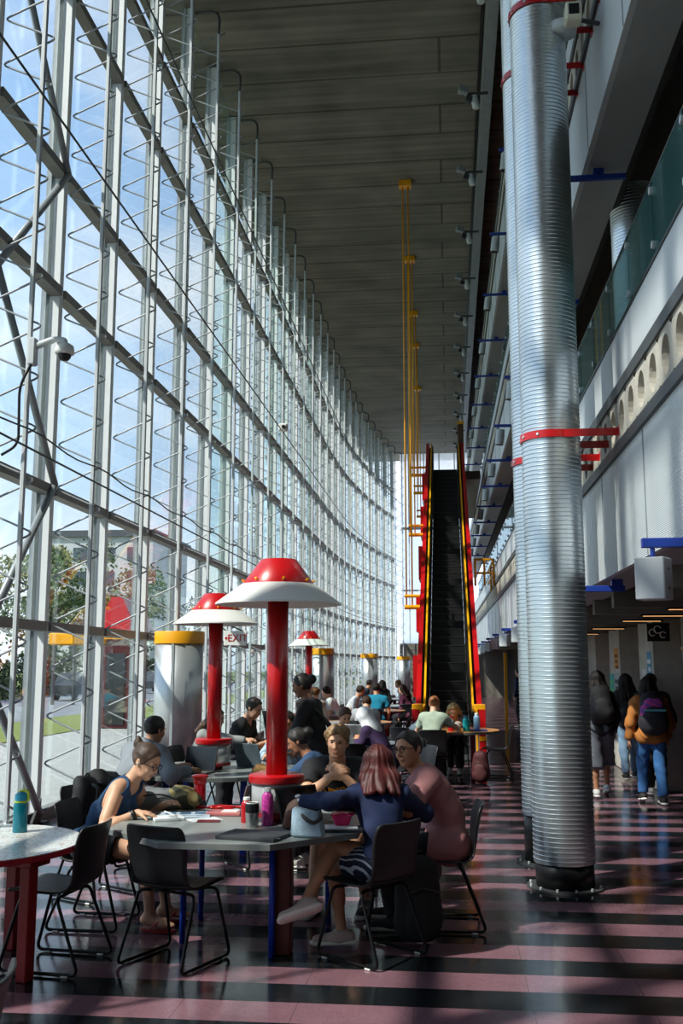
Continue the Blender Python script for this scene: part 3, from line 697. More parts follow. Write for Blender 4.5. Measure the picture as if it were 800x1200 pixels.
tag(MB().box((1.5, 28, 0), (1.58, 28.1, 2.1)).build('trim_2', M_yel), kind='structure')
# ---------------------------------------------------------------- silver columns with yellow caps
M_col = mat('brushed_column', 'c4c9cb', .36, .65, .09, 3, stretch=(1, 1, .2))
for (x, y, lab) in ((-3.98, 14.6, 'silver sheet-metal column with yellow cap beside the man in the grey hoodie'), (-3.7, 29.2, 'silver column with yellow cap just behind the small far mushroom lamp'), (-3.35, 42.5, 'silver column with yellow cap left of the teal-shirted man'), (-2.45, 55, 'farthest silver column with yellow cap beside the escalator')):
    o = empty('column', (x, y, 0), lab, 'column'); o['kind'] = 'thing'
    MB().lathe([(.355, .47), (.355, 2.07)], (x, y, 0), 36).build('shaft', M_col, o, True)
    MB().lathe([(.33, 0), (.33, .48)], (x, y, 0), 32).build('base', M_black, o, True)
    MB().lathe([(.0, 2.25), (.365, 2.25), (.37, 2.24), (.37, 2.07), (.35, 2.07)], (x, y, 0), 36).build('cap', M_yel, o, 'auto')
    MB().box((x-.02, y-.362, .47), (x+.02, y-.35, 2.07)).build('seam', M_col, o)
# ---------------------------------------------------------------- mushroom lamps are built with the tables; exit sign, cameras
def text_mesh(s, size, mtl, parent, loc, rot, name='lettering', depth=.002, align='CENTER'):
    cu = bpy.data.curves.new('t', 'FONT'); cu.body = s; cu.size = size; cu.extrude = depth; cu.align_x = align; cu.align_y = 'CENTER'
    t = bpy.data.objects.new('t', cu); COL.objects.link(t); bpy.context.view_layer.update()
    me = bpy.data.meshes.new_from_object(t.evaluated_get(bpy.context.evaluated_depsgraph_get())); bpy.data.objects.remove(t)
    me.materials.clear(); me.materials.append(mtl); o = bpy.data.objects.new(name, me); COL.objects.link(o); o.parent = parent
    o.location = V(*loc)-wloc(parent); o.rotation_euler = rot; return o
o = empty('exit_sign', (-3.62, 17, 2.22), 'white sign with red EXIT lettering and arrow by the lamp at the glass wall', 'sign')
MB().box((-3.85, 16.97, 2.09), (-3.45, 17.03, 2.34), bev=.008).build('panel', M_white, o)
text_mesh('EXIT', .17, M_red, o, (-3.61, 16.965, 2.215), (pi/2, 0, 0))
MB().prism([V(-3.835, 16.968, 2.215), V(-3.80, 16.968, 2.25), V(-3.80, 16.968, 2.18)], (0, -.002, 0), (0, .001, 0)).box((-3.805, 16.966, 2.205), (-3.78, 16.969, 2.225)).build('arrow', M_red, o)
MB().cyl((-3.8, 17, 2.33), (-4.15, 16.98, 2.6), .012, n=8).cyl((-3.5, 17, 2.33), (-4.15, 16.98, 2.6), .012, n=8).build('hanger', M_dgrey, o)
o = empty('dome_camera', (-4.1, 9.28, 4.9), 'white dome camera on an arm fixed to the lattice post at the left', 'camera')
MB().box((-4.14, 9.2, 4.72), (-4.06, 9.3, 5.0), bev=.012).build('mount', M_alu, o)
MB().tube(fillet([V(-4.08, 9.25, 4.92), V(-3.86, 9.25, 4.99), V(-3.77, 9.25, 4.97), V(-3.77, 9.25, 4.93)], .05), [.035]*2+[.028]*12, 10).build('arm', M_alu, o, True)
MB().lathe([(.0, .1), (.05, .095), (.085, .07), (.095, .03), (.095, -.01), (.075, -.02)], (-3.77, 9.25, 4.84), 24).build('housing', M_white, o, True)
MB().lathe([(.07, -.015), (.062, -.05), (.04, -.078), (.0, -.088)], (-3.77, 9.25, 4.84), 24).build('dome', mat('smoked_dome', '1a1a1d', .1), o, True)
MB().tube(fillet([V(-4.1, 9.22, 4.72), V(-4.2, 9.2, 4.5), V(-4.18, 9.2, 3.9), V(-4.35, 9.2, 3.8)], .15), .014, 6).build('cable', M_black, o, True)
o = empty('wall_camera', (-4.05, 23.9, 7.6), 'small white box camera clipped to the middle rod of the glass wall', 'camera')
MB().box((-4.12, 23.8, 7.52), (-3.9, 24, 7.7), bev=.03).build('housing', M_white, o); MB().cyl((-3.98, 23.8, 7.6), (-3.98, 23.77, 7.6), .05, n=14).build('lens', M_black, o)
# ================================================================ outside
tag(MB().box((-10.2, -30, -.25), (-4.86, 75, -.02)).build('pavement', mat('pavement', 'a8aca9', .85, 0, .08, 2)), kind='structure')
tag(MB().box((-13.5, -30, -.3), (-10.2, 120, .0)).build('lawn_strip', mat('grass_strip', '76823f', .9, 0, .25, 6)), kind='structure')
tag(MB().box((-24, -30, -.35), (-13.5, 160, -.05)).build('road', mat('asphalt', '7d8288', .85, 0, .08, 2)), kind='structure')
tag(MB().box((-260, -60, -.5), (-24, 300, -.06)).build('field', mat('grass_far', '69783f', .95, 0, .25, 1)), kind='structure')
def leaf_mat(n, c): return mat(n, c, .7, 0, .35, .9)
def tree(x, y, h, w, c, lab, seed):
    R = np.random.default_rng(seed); o = empty('tree', (x, y, 0), lab, 'tree', None)
    m = MB().tube([V(x, y, -.1), V(x+.1, y, h*.3), V(x-.1, y+.1, h*.6)], [.22, .16, .08], 8)
    for k in range(5):
        t = R.uniform(0, 2*pi); m.tube([V(x, y, h*(.25+.08*k)), V(x+w*.3*math.cos(t), y+w*.3*math.sin(t), h*(.45+.09*k))], [.09, .03], 6)
    m.build('trunk', mat('bark', '4a3d30', .9), o)
    bl = [(V(x, y, h*.6)+V(*(R.normal(0, 1, 3)*(w*.24, w*.24, h*.15))), R.uniform(.22, .36)*w*.55) for _ in range(14)]
    N = 2600; vs = []; fs = []
    for i in range(N):
        c0, r0 = bl[R.integers(len(bl))]; d = unit(R.normal(0, 1, 3)); p = c0+d*r0*R.uniform(.65, 1.05); s = R.uniform(.09, .2)*h/9
        a = unit(R.normal(0, 1, 3)); b = unit(np.cross(a, R.normal(0, 1, 3))); n = len(vs)
        vs += [p-a*s, p+b*s*.5, p+a*s, p-b*s*.5]; fs.append((n, n+1, n+2, n+3))
    link_mesh('crown', vs, fs, leaf_mat('leaf_'+c, c), o)
for i, (x, y, h, w, c) in enumerate(((-27, 44, 9.5, 8, '5d6b33'), (-30, 55, 11, 9, '6d7040'), (-27, 66, 10, 8, '4f6436'), (-33, 76, 12, 9, '7a7a48'), (-28, 88, 11, 9, '56683a'), (-34, 100, 12, 10, '61703c'), (-26, 36, 8.5, 7, '56632f'))):
    tree(x, y, h, w, c, ['olive tree nearest the left edge beyond the road', 'taller yellowish tree second beyond the road', 'dark green tree behind the first lattice bay', 'pale yellow-green tree farther along the road', 'green tree near the white building', 'farthest green tree by the building', 'low dark tree at the left edge of the view'][i], 10+i)
for i in range(9):
    R = np.random.default_rng(50+i); y = 30+i*7; x = -24.8; o = empty('shrub', (x, y, 0), 'dark green roadside shrub beyond the road, seen through the glass', 'shrub', 'shrubs along the road')
    vs = []; fs = []
    for k in range(1300):
        d = unit(R.normal(0, 1, 3)); d[2] = abs(d[2]); p = V(x, y, 0)+d*V(1.8, 3.2, 2.6)*R.uniform(.7, 1.05); s = R.uniform(.1, .22); a = unit(R.normal(0, 1, 3)); b = unit(np.cross(a, R.normal(0, 1, 3))); n = len(vs)
        vs += [p-a*s, p+b*s*.5, p+a*s, p-b*s*.5]; fs.append((n, n+1, n+2, n+3))
    link_mesh('foliage', vs, fs, leaf_mat('leaf_dark', '3d4a2c'), o)
    MB().cyl((x, y, -.1), (x, y, 1.6), .12, .05, 8).build('stem', mat('bark', '4a3d30'), o)
o = empty('apartment_block', (-52, 150, 0), 'pale distant apartment block with flat dark roof beyond the trees', 'building')
MB().box((-62, 145, 0), (-44, 165, 21)).build('wall', mat('stucco', 'b9bcc0', .8), o); MB().box((-62.5, 144.5, 21), (-43.5, 165.5, 22)).build('roof', mat('slate', '4b5058', .8), o)
for zz in range(5):
    for xx in range(4): MB().box((-60.5+xx*4.2, 144.85, 3+zz*3.6), (-58.3+xx*4.2, 145.02, 5+zz*3.6)).build('window', mat('far_window', '4a535c', .2), o)
o = empty('red_kiosk', (-9.5, 28.5, 0), 'dark red outdoor kiosk with yellow fascia standing on the pavement outside', 'kiosk')
MB().box((-9.95, 28, 0), (-9.0, 29.4, 2.5)).build('wall', mat('maroon_paint', '511518', .5), o); MB().box((-10.05, 27.9, 2.5), (-8.9, 29.5, 2.7)).build('fascia', M_yel, o)
MB().prism([V(-10.1, 27.8, 2.7), V(-8.8, 27.8, 2.7), V(-9.3, 27.8, 3.7), V(-9.6, 27.8, 3.7)], (0, 0, 0), (0, 1.8, 0)).build('roof', M_red, o)
MB().box((-9.75, 27.96, .1), (-9.2, 28.0, 2.1)).build('door', mat('glass_door', '34393c', .1), o)
o = empty('outdoor_canopy', (-17.9, 45.7, 0), 'yellow canopy on two posts beside the road outside', 'canopy')
MB().box((-18.5, 45, 2.7), (-17.3, 46.5, 3.25), bev=.05).build('roof', M_yel, o)
for x in (-18.4, -17.4): MB().cyl((x, 45.5, -.1), (x, 45.5, 2.75), .08).build('post', M_dgrey, o)
for i, (x, y, c) in enumerate(((-19, 34, '2c2f34'), (-19.5, 52, '3a3d42'), (-19.2, 66, '565b60'))):
    o = empty('parked_car', (x, y, 0), ['dark car parked on the road nearest the left edge', 'charcoal car parked second along the road', 'grey car parked farthest along the road'][i], 'car')
    prof = [(-2.1, .3), (-2.1, .75), (-1.5, .85), (-.9, 1.35), (.7, 1.4), (1.35, .95), (2.05, .85), (2.1, .35)]
    MB().prism([V(x-.85, y+a, b) for a, b in prof], (0, 0, 0), (1.7, 0, 0)).build('body', mat('car_'+c, c, .25, .3), o)
    MB().prism([V(x-.87, y+a, b) for a, b in ((-1.2, .88), (-.8, 1.28), (.6, 1.32), (1.1, .95))], (0, 0, 0), (1.74, 0, 0)).build('side_glass', M_black, o)
    for a in (-1.3, 1.3):
        for s in (-.8, .8): MB().cyl((x+s-.1, y+a, .3), (x+s+.1, y+a, .3), .33, n=18).build('wheel', M_plastic, o)
# ================================================================ chairs
def chair_proto():
    o = empty('stacking_chair')
    prof = [(.225, .428), (.215, .44), (.19, .449), (.12, .446), (.03, .438), (-.06, .434), (-.13, .440), (-.17, .458), (-.195, .495), (-.212, .555), (-.226, .64), (-.243, .72), (-.258, .775), (-.270, .806), (-.276, .817)]
    wid = [.36, .40, .425, .44, .45, .45, .45, .44, .42, .405, .42, .43, .425, .40, .36]
    P = np.array(prof); Wd = np.array(wid)
    def at(t):
        s = t*(len(P)-1); i = min(int(s), len(P)-2); f = s-i; return P[i]*(1-f)+P[i+1]*f, Wd[i]*(1-f)+Wd[i+1]*f
    def shell(t0, t1):
        def fn(u, v):
            t = t0+(t1-t0)*u; (y, z), w = at(t); x = (v-.5)*w; k = (2*v-1)**2
            if t < .5: return V(x, y, z+.016*k)
            return V(x, y+.035*k*min(1, (t-.5)*4)-.0, z+.016*k*max(0, 1-(t-.5)*6))
        return fn
    MB().grid(shell(0, .52), 16, 14, .012).build('seat', M_plastic, o, True)
    MB().grid(shell(.52, 1), 18, 14, .012).build('backrest', M_plastic, o, True)
    for s in (-1, 1):
        pts = fillet([V(s*.13, .10, .415), V(s*.20, .13, .418), V(s*.225, .245, .014), V(s*.232, -.26, .014), V(s*.205, -.10, .412), V(s*.13, -.08, .412)], .05, 6)
        MB().tube(pts, .0105, 8).build('sled_leg', M_chairleg, o, True)
        q = MB()
        for y in (.17, -.18): MB().box((s*.23-.014, y-.022, 0), (s*.23+.014, y+.022, .012), bev=.004).build('glide', M_white, o)
    MB().cyl((-.13, .1, .415), (.13, .1, .415), .01, n=8).build('crossbar', M_chairleg, o, True)
    MB().cyl((-.13, -.08, .412), (.13, -.08, .412), .01, n=8).build('crossbar', M_chairleg, o, True)
    return o
M_chairleg = mat('chair_leg_black', '161617', .3, .5)
CH0 = chair_proto(); used = [False]
def chair(x, y, deg, lab, group=None):
    o = CH0 if not used[0] else copy_tree(CH0)
    used[0] = True; o.location = (x, y, 0); o.rotation_euler = (0, 0, math.radians(deg))
    if 'group' in o and not group: del o['group']
    return tag(o, lab, 'chair', group)
chair(-2.35, 6.03, 84, 'empty black chair tucked under the red-legged speckled table')
chair(-1.66, 6.17, -22, 'empty black chair with its back to us at the grey table, front left')
chair(-2.44, 6.95, -92, 'black chair under the woman in the blue tank top')
chair(-.50, 6.40, 53, 'black chair under the red-haired woman')
chair(-.05, 7.18, 93, 'black chair under the man in the pink shirt')
chair(-.83, 8.05, 180, 'black chair under the man in the black lettered tee')
chair(-1.62, 3.05, 100, 'black chair cut off at the bottom left corner of the view')
# ================================================================ tables
M_top = mat('grey_laminate', '8b9290', .28, 0, .05, 6); M_tope = mat('dark_edge_band', '6a706e', .5)
M_tblue = mat('blue_leg_paint', '1d3fae', .35); M_tbrown = mat('oxblood_paint', '541a18', .4)
def speck():
    m = mat('speckled_laminate', 'd9dcd8', .22); nt = m.node_tree; L = nt.links.new
    tc = nt.nodes.new('ShaderNodeTexCoord'); v = nt.nodes.new('ShaderNodeTexVoronoi'); v.inputs['Scale'].default_value = 75; L(tc.outputs['Object'], v.inputs['Vector'])
    r = nt.nodes.new('ShaderNodeValToRGB'); r.color_ramp.interpolation = 'CONSTANT'; sp = nt.nodes.new('ShaderNodeSeparateColor'); L(v.outputs['Color'], sp.inputs[0]); L(sp.outputs[0], r.inputs['Fac'])
    el = r.color_ramp.elements; el[0].color = lin('d4d8d6'); el[1].position = .55; el[1].color = lin('e6e6e0')
    for p, c in ((.78, 'b9a9a0'), (.86, 'a9bdb8'), (.93, 'c7a08e')): e = el.new(p); e.color = lin(c)
    L(r.outputs[0], nt.nodes['Principled BSDF'].inputs['Base Color']); return m
M_speck = speck(); M_wood = mat('orange_wood', 'b98045', .4, 0, .12, 4, stretch=(1, 8, 1))
def slab_top(c, r, z, n, rot, mtl, edge, root, th=.035):
    pol = [V(c[0]+r*math.cos(rot+2*pi*k/n), c[1]+r*math.sin(rot+2*pi*k/n), z) for k in range(n)]
    MB().prism(pol, (0, 0, -.004), (0, 0, 0)).build('tabletop', mtl, root)
    MB().prism([p for p in pol], (0, 0, -th), (0, 0, -.004)).build('edge_band', edge, root)
M_milk = mix_diffuse(glass_mat('milky_acrylic', (.9, .91, .91), rmin=.15), (.62, .64, .65), .42, .3)
def mushroom(root_label, x, y, group=None):
    o = empty('mushroom_lamp', (x, y, .74), root_label, 'lamp', group)
    MB().lathe([(.071, .98), (.071, 2.36)], (x, y, 0), 28).build('pole', M_red, o, True)
    MB().lathe([(.0, 2.472), (.115, 2.472), (.125, 2.466), (.245, 2.305), (.245, 2.296), (.2, 2.296)], (x, y, 0), 40).build('cap', M_red, o, 'auto')
    MB().lathe([(.2, 2.30), (.252, 2.300), (.428, 2.172), (.43, 2.160), (.42, 2.158), (.27, 2.24), (.2, 2.25)], (x, y, 0), 48, close=True).build('shade', M_white, o, 'auto')
    MB().lathe([(.072, 2.2), (.255, 2.2), (.255, 2.23), (.072, 2.23)], (x, y, 0), 36, close=True).build('reflector', mat('lamp_underside', '6e5a50', .6), o, 'auto')
    for k in range(8): t = 2*pi*k/8+.3; q = MB().cyl((x+.235*math.cos(t), y+.235*math.sin(t), 2.318), (x+.252*math.cos(t), y+.252*math.sin(t), 2.33), .008, n=8); q.build('rivet', M_yel, o)
    MB().lathe([(.06, .985), (.182, .985), (.186, .99), (.186, 1.03), (.178, 1.036), (.06, 1.036)], (x, y, 0), 36, close=True).build('flange', M_red, o, 'auto')
    MB().lathe([(.160, .80), (.165, .80), (.165, .985), (.160, .985)], (x, y, 0), 36, close=True).build('drum', M_milk, o, True)
    MB().lathe([(.06, .775), (.172, .775), (.172, .80), (.06, .80)], (x, y, 0), 32, close=True).build('flange', M_redd, o, 'auto')
    MB().lathe([(.045, .8), (.045, .985)], (x, y, 0), 16).build('socket_post', M_alu, o, True)
    q = MB()
    for k in range(3): t = 2*pi*k/3+4; q.box((x+.05*math.cos(t)-.03, y+.05*math.sin(t)-.03, .85), (x+.05*math.cos(t)+.03, y+.05*math.sin(t)+.03, .95), bev=.006)
    q.build('socket', M_grey, o)
    MB().lathe([(.095, .742), (.085, .775)], (x, y, 0), 24).build('foot', M_redd, o, True)
    return o
# table with the near lamp (eight-sided top)
tc1 = (-1.36, 6.62); R8 = .79/math.cos(pi/8)
t1 = empty('lamp_table', (*tc1, 0), 'eight-sided grey table with blue legs where the four people sit', 'table')
slab_top(tc1, R8, .74, 8, pi/8, M_top, M_tope, t1)
for (x, y) in ((-1.1, 6.30), (-1.72, 6.55), (-1.75, 7.15), (-.85, 7.1)): MB().cyl((x, y, 0), (x, y, .705), .02, n=12).build('leg', M_tblue, t1, True)
MB().box((-1.12, 6.34, 0), (-.99, 6.46, .705), bev=.008).build('pedestal', M_tbrown, t1)
MB().box((-1.8, 6.36, .66), (-.8, 6.44, .705)).box((-1.8, 7.05, .66), (-.8, 7.12, .705)).build('under_frame', M_black, t1)
mushroom('big red and white mushroom lamp on the nearest grey table', -1.155, 6.75)
def round_table(x, y, r, top, edge, lab, n=40, leg=M_redd, z=.74, group=None):
    o = empty('round_table', (x, y, 0), lab, 'table', group)
    slab_top((x, y), r, z, n, 0, top, edge, o)
    for k in range(4):
        t = pi/4+k*pi/2; a = (x+r*.62*math.cos(t), y+r*.62*math.sin(t)); MB().box((a[0]-.03, a[1]-.03, 0), (a[0]+.03, a[1]+.03, z-.03), bev=.005).build('leg', leg, o)
    MB().box((x-r*.45, y-.03, z-.09), (x+r*.45, y+.03, z-.034)).box((x-.03, y-r*.45, z-.09), (x+.03, y+r*.45, z-.034)).build('under_frame', leg, o)
    return o
t0 = empty('speckled_table', (-2.88, 5.83, 0), 'round white speckled table with red edge and red legs at the left edge', 'table')
pol = [V(-2.88+.70*math.cos(2*pi*k/56), 5.83+.70*math.sin(2*pi*k/56), 0) for k in range(56)]
MB().prism(pol, (0, 0, .716), (0, 0, .72)).build('tabletop', M_speck, t0)
pol2 = [V(-2.88+.704*math.cos(2*pi*k/56), 5.83+.704*math.sin(2*pi*k/56), 0) for k in range(56)]
MB().prism(pol2, (0, 0, .685), (0, 0, .716)).build('edge_band', mat('crimson_band', '9c1526', .35), t0)
for d in (-15, 75, 165, 255):
    t = math.radians(d); c, s = math.cos(t), math.sin(t); a = V(-2.88+.5*c, 5.83+.5*s, 0)
    MB().obox(a+V(0, 0, .33), ((c, s, 0), (-s, c, 0), (0, 0, 1)), (.035, .04, .33), bev=.006).build('leg', M_redd, t0)
    MB().obox(a+V(-.02*c, -.02*s, .655), ((c, s, 0), (-s, c, 0), (0, 0, 1)), (.10, .09, .032), bev=.008).build('bracket', M_redd, t0)
round_table(-2.33, 9.95, .86, M_top, M_tope, 'round grey table with the second mushroom lamp and laptops', leg=M_tblue)
mushroom('red and white mushroom lamp left of the big one, over the second table', -2.34, 9.95)
round_table(-2.95, 21.0, .8, M_top, M_tope, 'round table under the small farthest mushroom lamp', leg=M_redd)
mushroom('small far mushroom lamp right of the big lamp, before a silver column', -2.93, 21.0)
round_table(.02, 16.35, .76, M_wood, M_tope, 'round wooden table with bottles at the foot of the escalator', leg=M_redd)
round_table(-1.15, 13.5, .5, M_top, M_tope, 'round table between the boy in grey and the person in a white scarf')
round_table(-2.12, 12.75, .42, M_wood, M_tope, 'round table beside the man in the black tee near the glass')
round_table(-1.75, 18.4, .7, M_wood, M_tope, 'round wooden table behind the white scarf')
round_table(-1.75, 23.2, .75, M_wood, M_tope, 'round wooden table beside the teal-shirted man')
round_table(-1.0, 26.0, .75, M_top, M_tope, 'round table where the person in maroon sits, far back')
round_table(-2.0, 31.0, .75, M_top, M_tope, 'farthest round table toward the end of the hall')
gr = 'black chairs at the tables farther down the hall'; gl = 'black stacking chair at the crowded tables behind the foreground group'
chair(-2.95, 9.15, -40, 'black chair under the man in the grey hoodie')
chair(-1.72, 9.15, 40, 'empty black chair with its back to us, right of the second lamp table')
chair(-1.2, 9.1, 95, 'black chair under the woman in the blue denim jacket')
for (x, y, d) in ((-3.0, 11.7, -100), (-2.72, 12.55, -98), (-1.25, 12.5, 5), (-.6, 12.95, 60), (-1.6, 14.3, 170), (-2.1, 14.9, 180), (-.26, 15.25, 0), (-.62, 15.75, -40), (.08, 17.3, 180), (.72, 16.3, 85), (-1.75, 17.5, 0), (-.95, 18.3, 85), (-2.6, 18.4, -85), (-1.75, 19.3, 178), (-1.7, 22.3, 4), (-1.1, 23.3, 90), (-2.4, 23.3, -90), (-1.8, 24.1, 176), (-1.0, 25.1, 0), (-.4, 26, 90), (-1.0, 26.9, 180), (-3.6, 20.8, -90), (-2.9, 20.1, 0), (-2.3, 21.3, 95), (-2.0, 30.1, 0), (-1.3, 31, 90), (-2.7, 31, -90), (-.45, 12.0, 120)):
    chair(x, y, d, gl, gr)
# ================================================================ small things on the tables
def bottle(name, x, y, z, r, h, body, capm, lab, cat='bottle', shape='plain', loop=None, fill=None):
    o = empty(name, (x, y, z), lab, cat)
    if shape == 'sport':
        MB().lathe([(0, 0), (r*.95, 0), (r, .008), (r, h*.66), (r*.97, h*.70), (r*.8, h*.74), (r*.78, h*.76)], (x, y, z), 32).build('body', body, o, 'auto')
        MB().lathe([(r*.8, h*.76), (r*.86, h*.765), (r*.86, h*.93), (r*.7, h*.96), (r*.35, h), (0, h)], (x, y, z), 28).build('cap', capm, o, 'auto')
        if loop:
            MB().tube(fillet([V(x-r*.5, y, z+h*.97), V(x+r*.3, y, z+h*1.05), V(x+r*1.05, y, z+h*1.0), V(x+r*1.05, y, z+h*.82), V(x+r*.85, y, z+h*.76)], .02), .008, 8).build('carry_loop', loop, o, True)
            MB().lathe([(r*.87, h*.735), (r*.9, h*.74), (r*.9, h*.775), (r*.87, h*.78)], (x, y, z), 28, close=True).build('collar', loop, o, 'auto')
    elif shape == 'tumbler':
        MB().lathe([(0, 0), (r*.86, 0), (r*.9, .006), (r, h*.62)], (x, y, z), 28).build('body', body, o, 'auto')
        MB().lathe([(r*1.03, h*.62), (r*1.04, h*.9), (r*.96, h*.985), (r*.6, h), (0, h)], (x, y, z), 28).build('cap', capm, o, 'auto')
        MB().lathe([(r*.9, h*.985), (r*.98, h*.985), (r*.95, h*1.03), (r*.87, h*1.03)], (x, y, z), 24, close=True).build('rim', M_white, o, True)
    else:
        MB().lathe([(0, 0), (r*.96, 0), (r, .005), (r, h*.72), (r*.95, h*.78), (r*.6, h*.86), (r*.55, h*.88)], (x, y, z), 24).build('body', body, o, 'auto')
        MB().lathe([(r*.62, h*.88), (r*.62, h*.985), (r*.5, h), (0, h)], (x, y, z), 20).build('cap', capm, o, 'auto')
    return o
M_teal = mat('teal_tritan', '0a7f94', .12, 0, .06, 6, trans=.35); M_tealp = mat('teal_plastic', '1d8fb0', .35); M_lime = mat('lime_plastic', 'b5cf2a', .4)
bottle('water_bottle', -2.69, 6.22, .72, .045, .245, M_teal, M_tealp, 'teal water bottle with lime loop on the speckled table', shape='sport', loop=M_lime)
M_film = glass_mat('clear_film', (.93, .95, .95), rmin=.12, rough=.12)
o = sdf_obj('plastic_bag', [El((-2.93, 6.42, .765), (.075, .05, .05), k=.02), El((-2.87, 6.4, .78), (.045, .04, .07), k=.02), El((-3.0, 6.43, .75), (.05, .04, .035), k=.02)], .008, M_film, None, (.008, 2.2, 3), at=(-2.93, 6.42, .72))
tag(o, 'crumpled clear plastic bag behind the teal bottle', 'bag')
# red press mug
o = empty('travel_mug', (-1.80, 7.25, .74), 'red see-through travel mug with flared lid on the grey table', 'mug')
M_redp = mat('red_tritan', 'c40d1c', .12, 0, .05, 6, trans=.3)
MB().lathe([(0, 0), (.04, 0), (.042, .01), (.042, .17), (.038, .175)], (-1.80, 7.25, .74), 28).build('body', M_redp, o, 'auto')
MB().lathe([(.044, .165), (.046, .17), (.046, .20), (.06, .215), (.062, .225), (.05, .232), (0, .232)], (-1.80, 7.25, .74), 28).build('lid', M_red, o, 'auto')
MB().lathe([(.0435, .02), (.045, .025), (.045, .05), (.0435, .055)], (-1.80, 7.25, .74), 24, close=True).build('band', M_black, o, True)
# grey and camouflage backpack lying at the far left of the table
o = empty('backpack', (-2.03, 7.22, .74), 'grey backpack with camouflage flap lying on the grey table', 'backpack')
sdf_obj('body', [El((-2.13, 7.2, .80), (.19, .13, .085), k=.04), El((-2.0, 7.2, .795), (.1, .14, .07), k=.04), C((-2.28, 7.17, .775), (-2.0, 7.14, .775), .045, k=.04)], .009, mat('grey_canvas', '75797a', .9, 0, .12, 14, bump=.3, bscale=220), o, (.004, 1.6, 1))
sdf_obj('camouflage_flap', [El((-1.93, 7.23, .81), (.13, .14, .085), ((1, .4, 0), (-.4, 1, 0), (0, 0, 1)), k=.04), C((-1.83, 7.2, .79), (-1.86, 7.35, .80), .05, k=.04)], .009, stripes('camouflage', '3f4230', '8f8458', 3.5, 'DIAGONAL', .9, .35, 14), o, (.006, 1.8, 2))
MB().tube(fillet([V(-2.27, 7.09, .79), V(-2.16, 7.05, .845), V(-2.02, 7.06, .855), V(-1.93, 7.08, .82)], .05), .006, 6).build('zip', M_black, o, True)
# papers, magazine, tablet
def sheetstack(name, c, w, d, h, deg, mtl, lab, cat, z=.74, extra=None):
    t = math.radians(deg); ax = ((math.cos(t), math.sin(t), 0), (-math.sin(t), math.cos(t), 0), (0, 0, 1)); o = empty(name, (*c, z), lab, cat)
    MB().obox((c[0], c[1], z+h/2), ax, (w/2, d/2, h/2), bev=min(.004, h*.3)).build('cover', mtl, o)
    if extra: extra(o, ax, V(c[0], c[1], z+h))
    return o
M_paper = mat('paper', 'd8dde0', .7, 0, .04, 20)
def mag(o, ax, top):
    a, b, _ = [V(*x) for x in ax]
    for i in range(3): MB().obox(top+a*(-.1+.1*i)+b*.04+V(0, 0, .0006), ax, (.036, .05, .0006)).build('picture', mat('mag_blue', '4b6c88', .5), o)
    MB().obox(top+b*-.08+V(0, 0, .0006), ax, (.12, .02, .0006)).build('caption', mat('mag_grey', '8fa0ab', .5), o)
sheetstack('magazine', (-1.80, 6.86), .34, .24, .012, 12, mat('mag_page', 'b9c9d6', .35), 'open blue and white magazine under the woman’s hand', 'magazine', extra=mag)
sheetstack('notebook', (-1.87, 6.68), .2, .15, .02, 25, M_paper, 'small white notebook at the table edge before the magazine', 'notebook')
sheetstack('paper_sheet', (-1.63, 6.7), .21, .15, .003, 35, M_paper, 'loose white sheet right of the magazine', 'paper')
sheetstack('phone', (-1.58, 6.62), .15, .075, .009, 8, mat('phone_back', '6b3136', .2), 'dark red phone lying beside the loose sheet', 'phone')
o = empty('pen', (-1.83, 6.66, .77), 'white pen in the fingers of the woman in the tank top', 'pen')
MB().cyl((-1.90, 6.70, .79), (-1.80, 6.62, .775), .005, n=8).build('barrel', M_white, o, True); MB().cyl((-1.80, 6.62, .775), (-1.79, 6.612, .773), .004, .001, n=8).build('tip', M_black, o)
# pink compact case with raised lid
o = empty('hinged_case', (-1.55, 6.95, .74), 'open pink hinged case with white inside on the grey table', 'case')
M_pinkc = mat('salmon_plastic', 'b56a6a', .35)
MB().box((-1.66, 6.86, .74), (-1.42, 7.02, .765), bev=.006).build('tray', M_pinkc, o); MB().box((-1.56, 6.88, .765), (-1.45, 7.0, .768)).build('pad', M_white, o)
MB().obox((-1.40, 6.94, .85), ((.25, 0, 1), (0, 1, 0), (-1, 0, .25)), (.095, .08, .006), bev=.004).build('lid', mat('case_lid', '6b5a5c', .25), o)
o = empty('cable_bundle', (-1.6, 7.06, .74), 'bundle of glossy red cord behind the open pink case', 'cord')
q = []
for i in range(90): t = i*.42; q.append(V(-1.63+.075*math.cos(t)+.03*math.cos(t*.37)+i*.0012, 7.09+.03*math.sin(t*1.13), .752+.012*(1+math.sin(t*.71))))
MB().tube(q, .006, 6).build('cord', M_red, o, True)
# laptop sleeve, tumbler, pink bottle, laptop
t = math.radians(8)
o = sheetstack('laptop_sleeve', (-1.17, 6.06), .38, .27, .022, -14, mat('charcoal_felt', '35373b', .8, 0, .1, 12), 'charcoal laptop sleeve lying flat at the front edge of the grey table', 'sleeve')
MB().tube([V(-1.34, 6.0, .757), V(-.99, 5.925, .757)], .003, 6).build('zip', M_black, o)
M_steel = mat('brushed_steel', 'b9b7b2', .25, .9)
bottle('steel_tumbler', -1.255, 6.43, .74, .043, .148, M_steel, M_black, 'short steel tumbler with black lid beside the laptop sleeve', 'tumbler', 'tumbler')
bottle('glitter_bottle', -1.175, 6.53, .74, .038, .235, mat('pink_glitter', 'b83a8e', .2, 0, .5, 90), mat('clear_cap', 'c8cdd0', .1, trans=.5), 'pink glitter water bottle behind the steel tumbler')
bottle('red_bottle', -1.33, 6.62, .74, .035, .16, M_redp, M_white, 'small red bottle with white cap half hidden by the lamp drum')
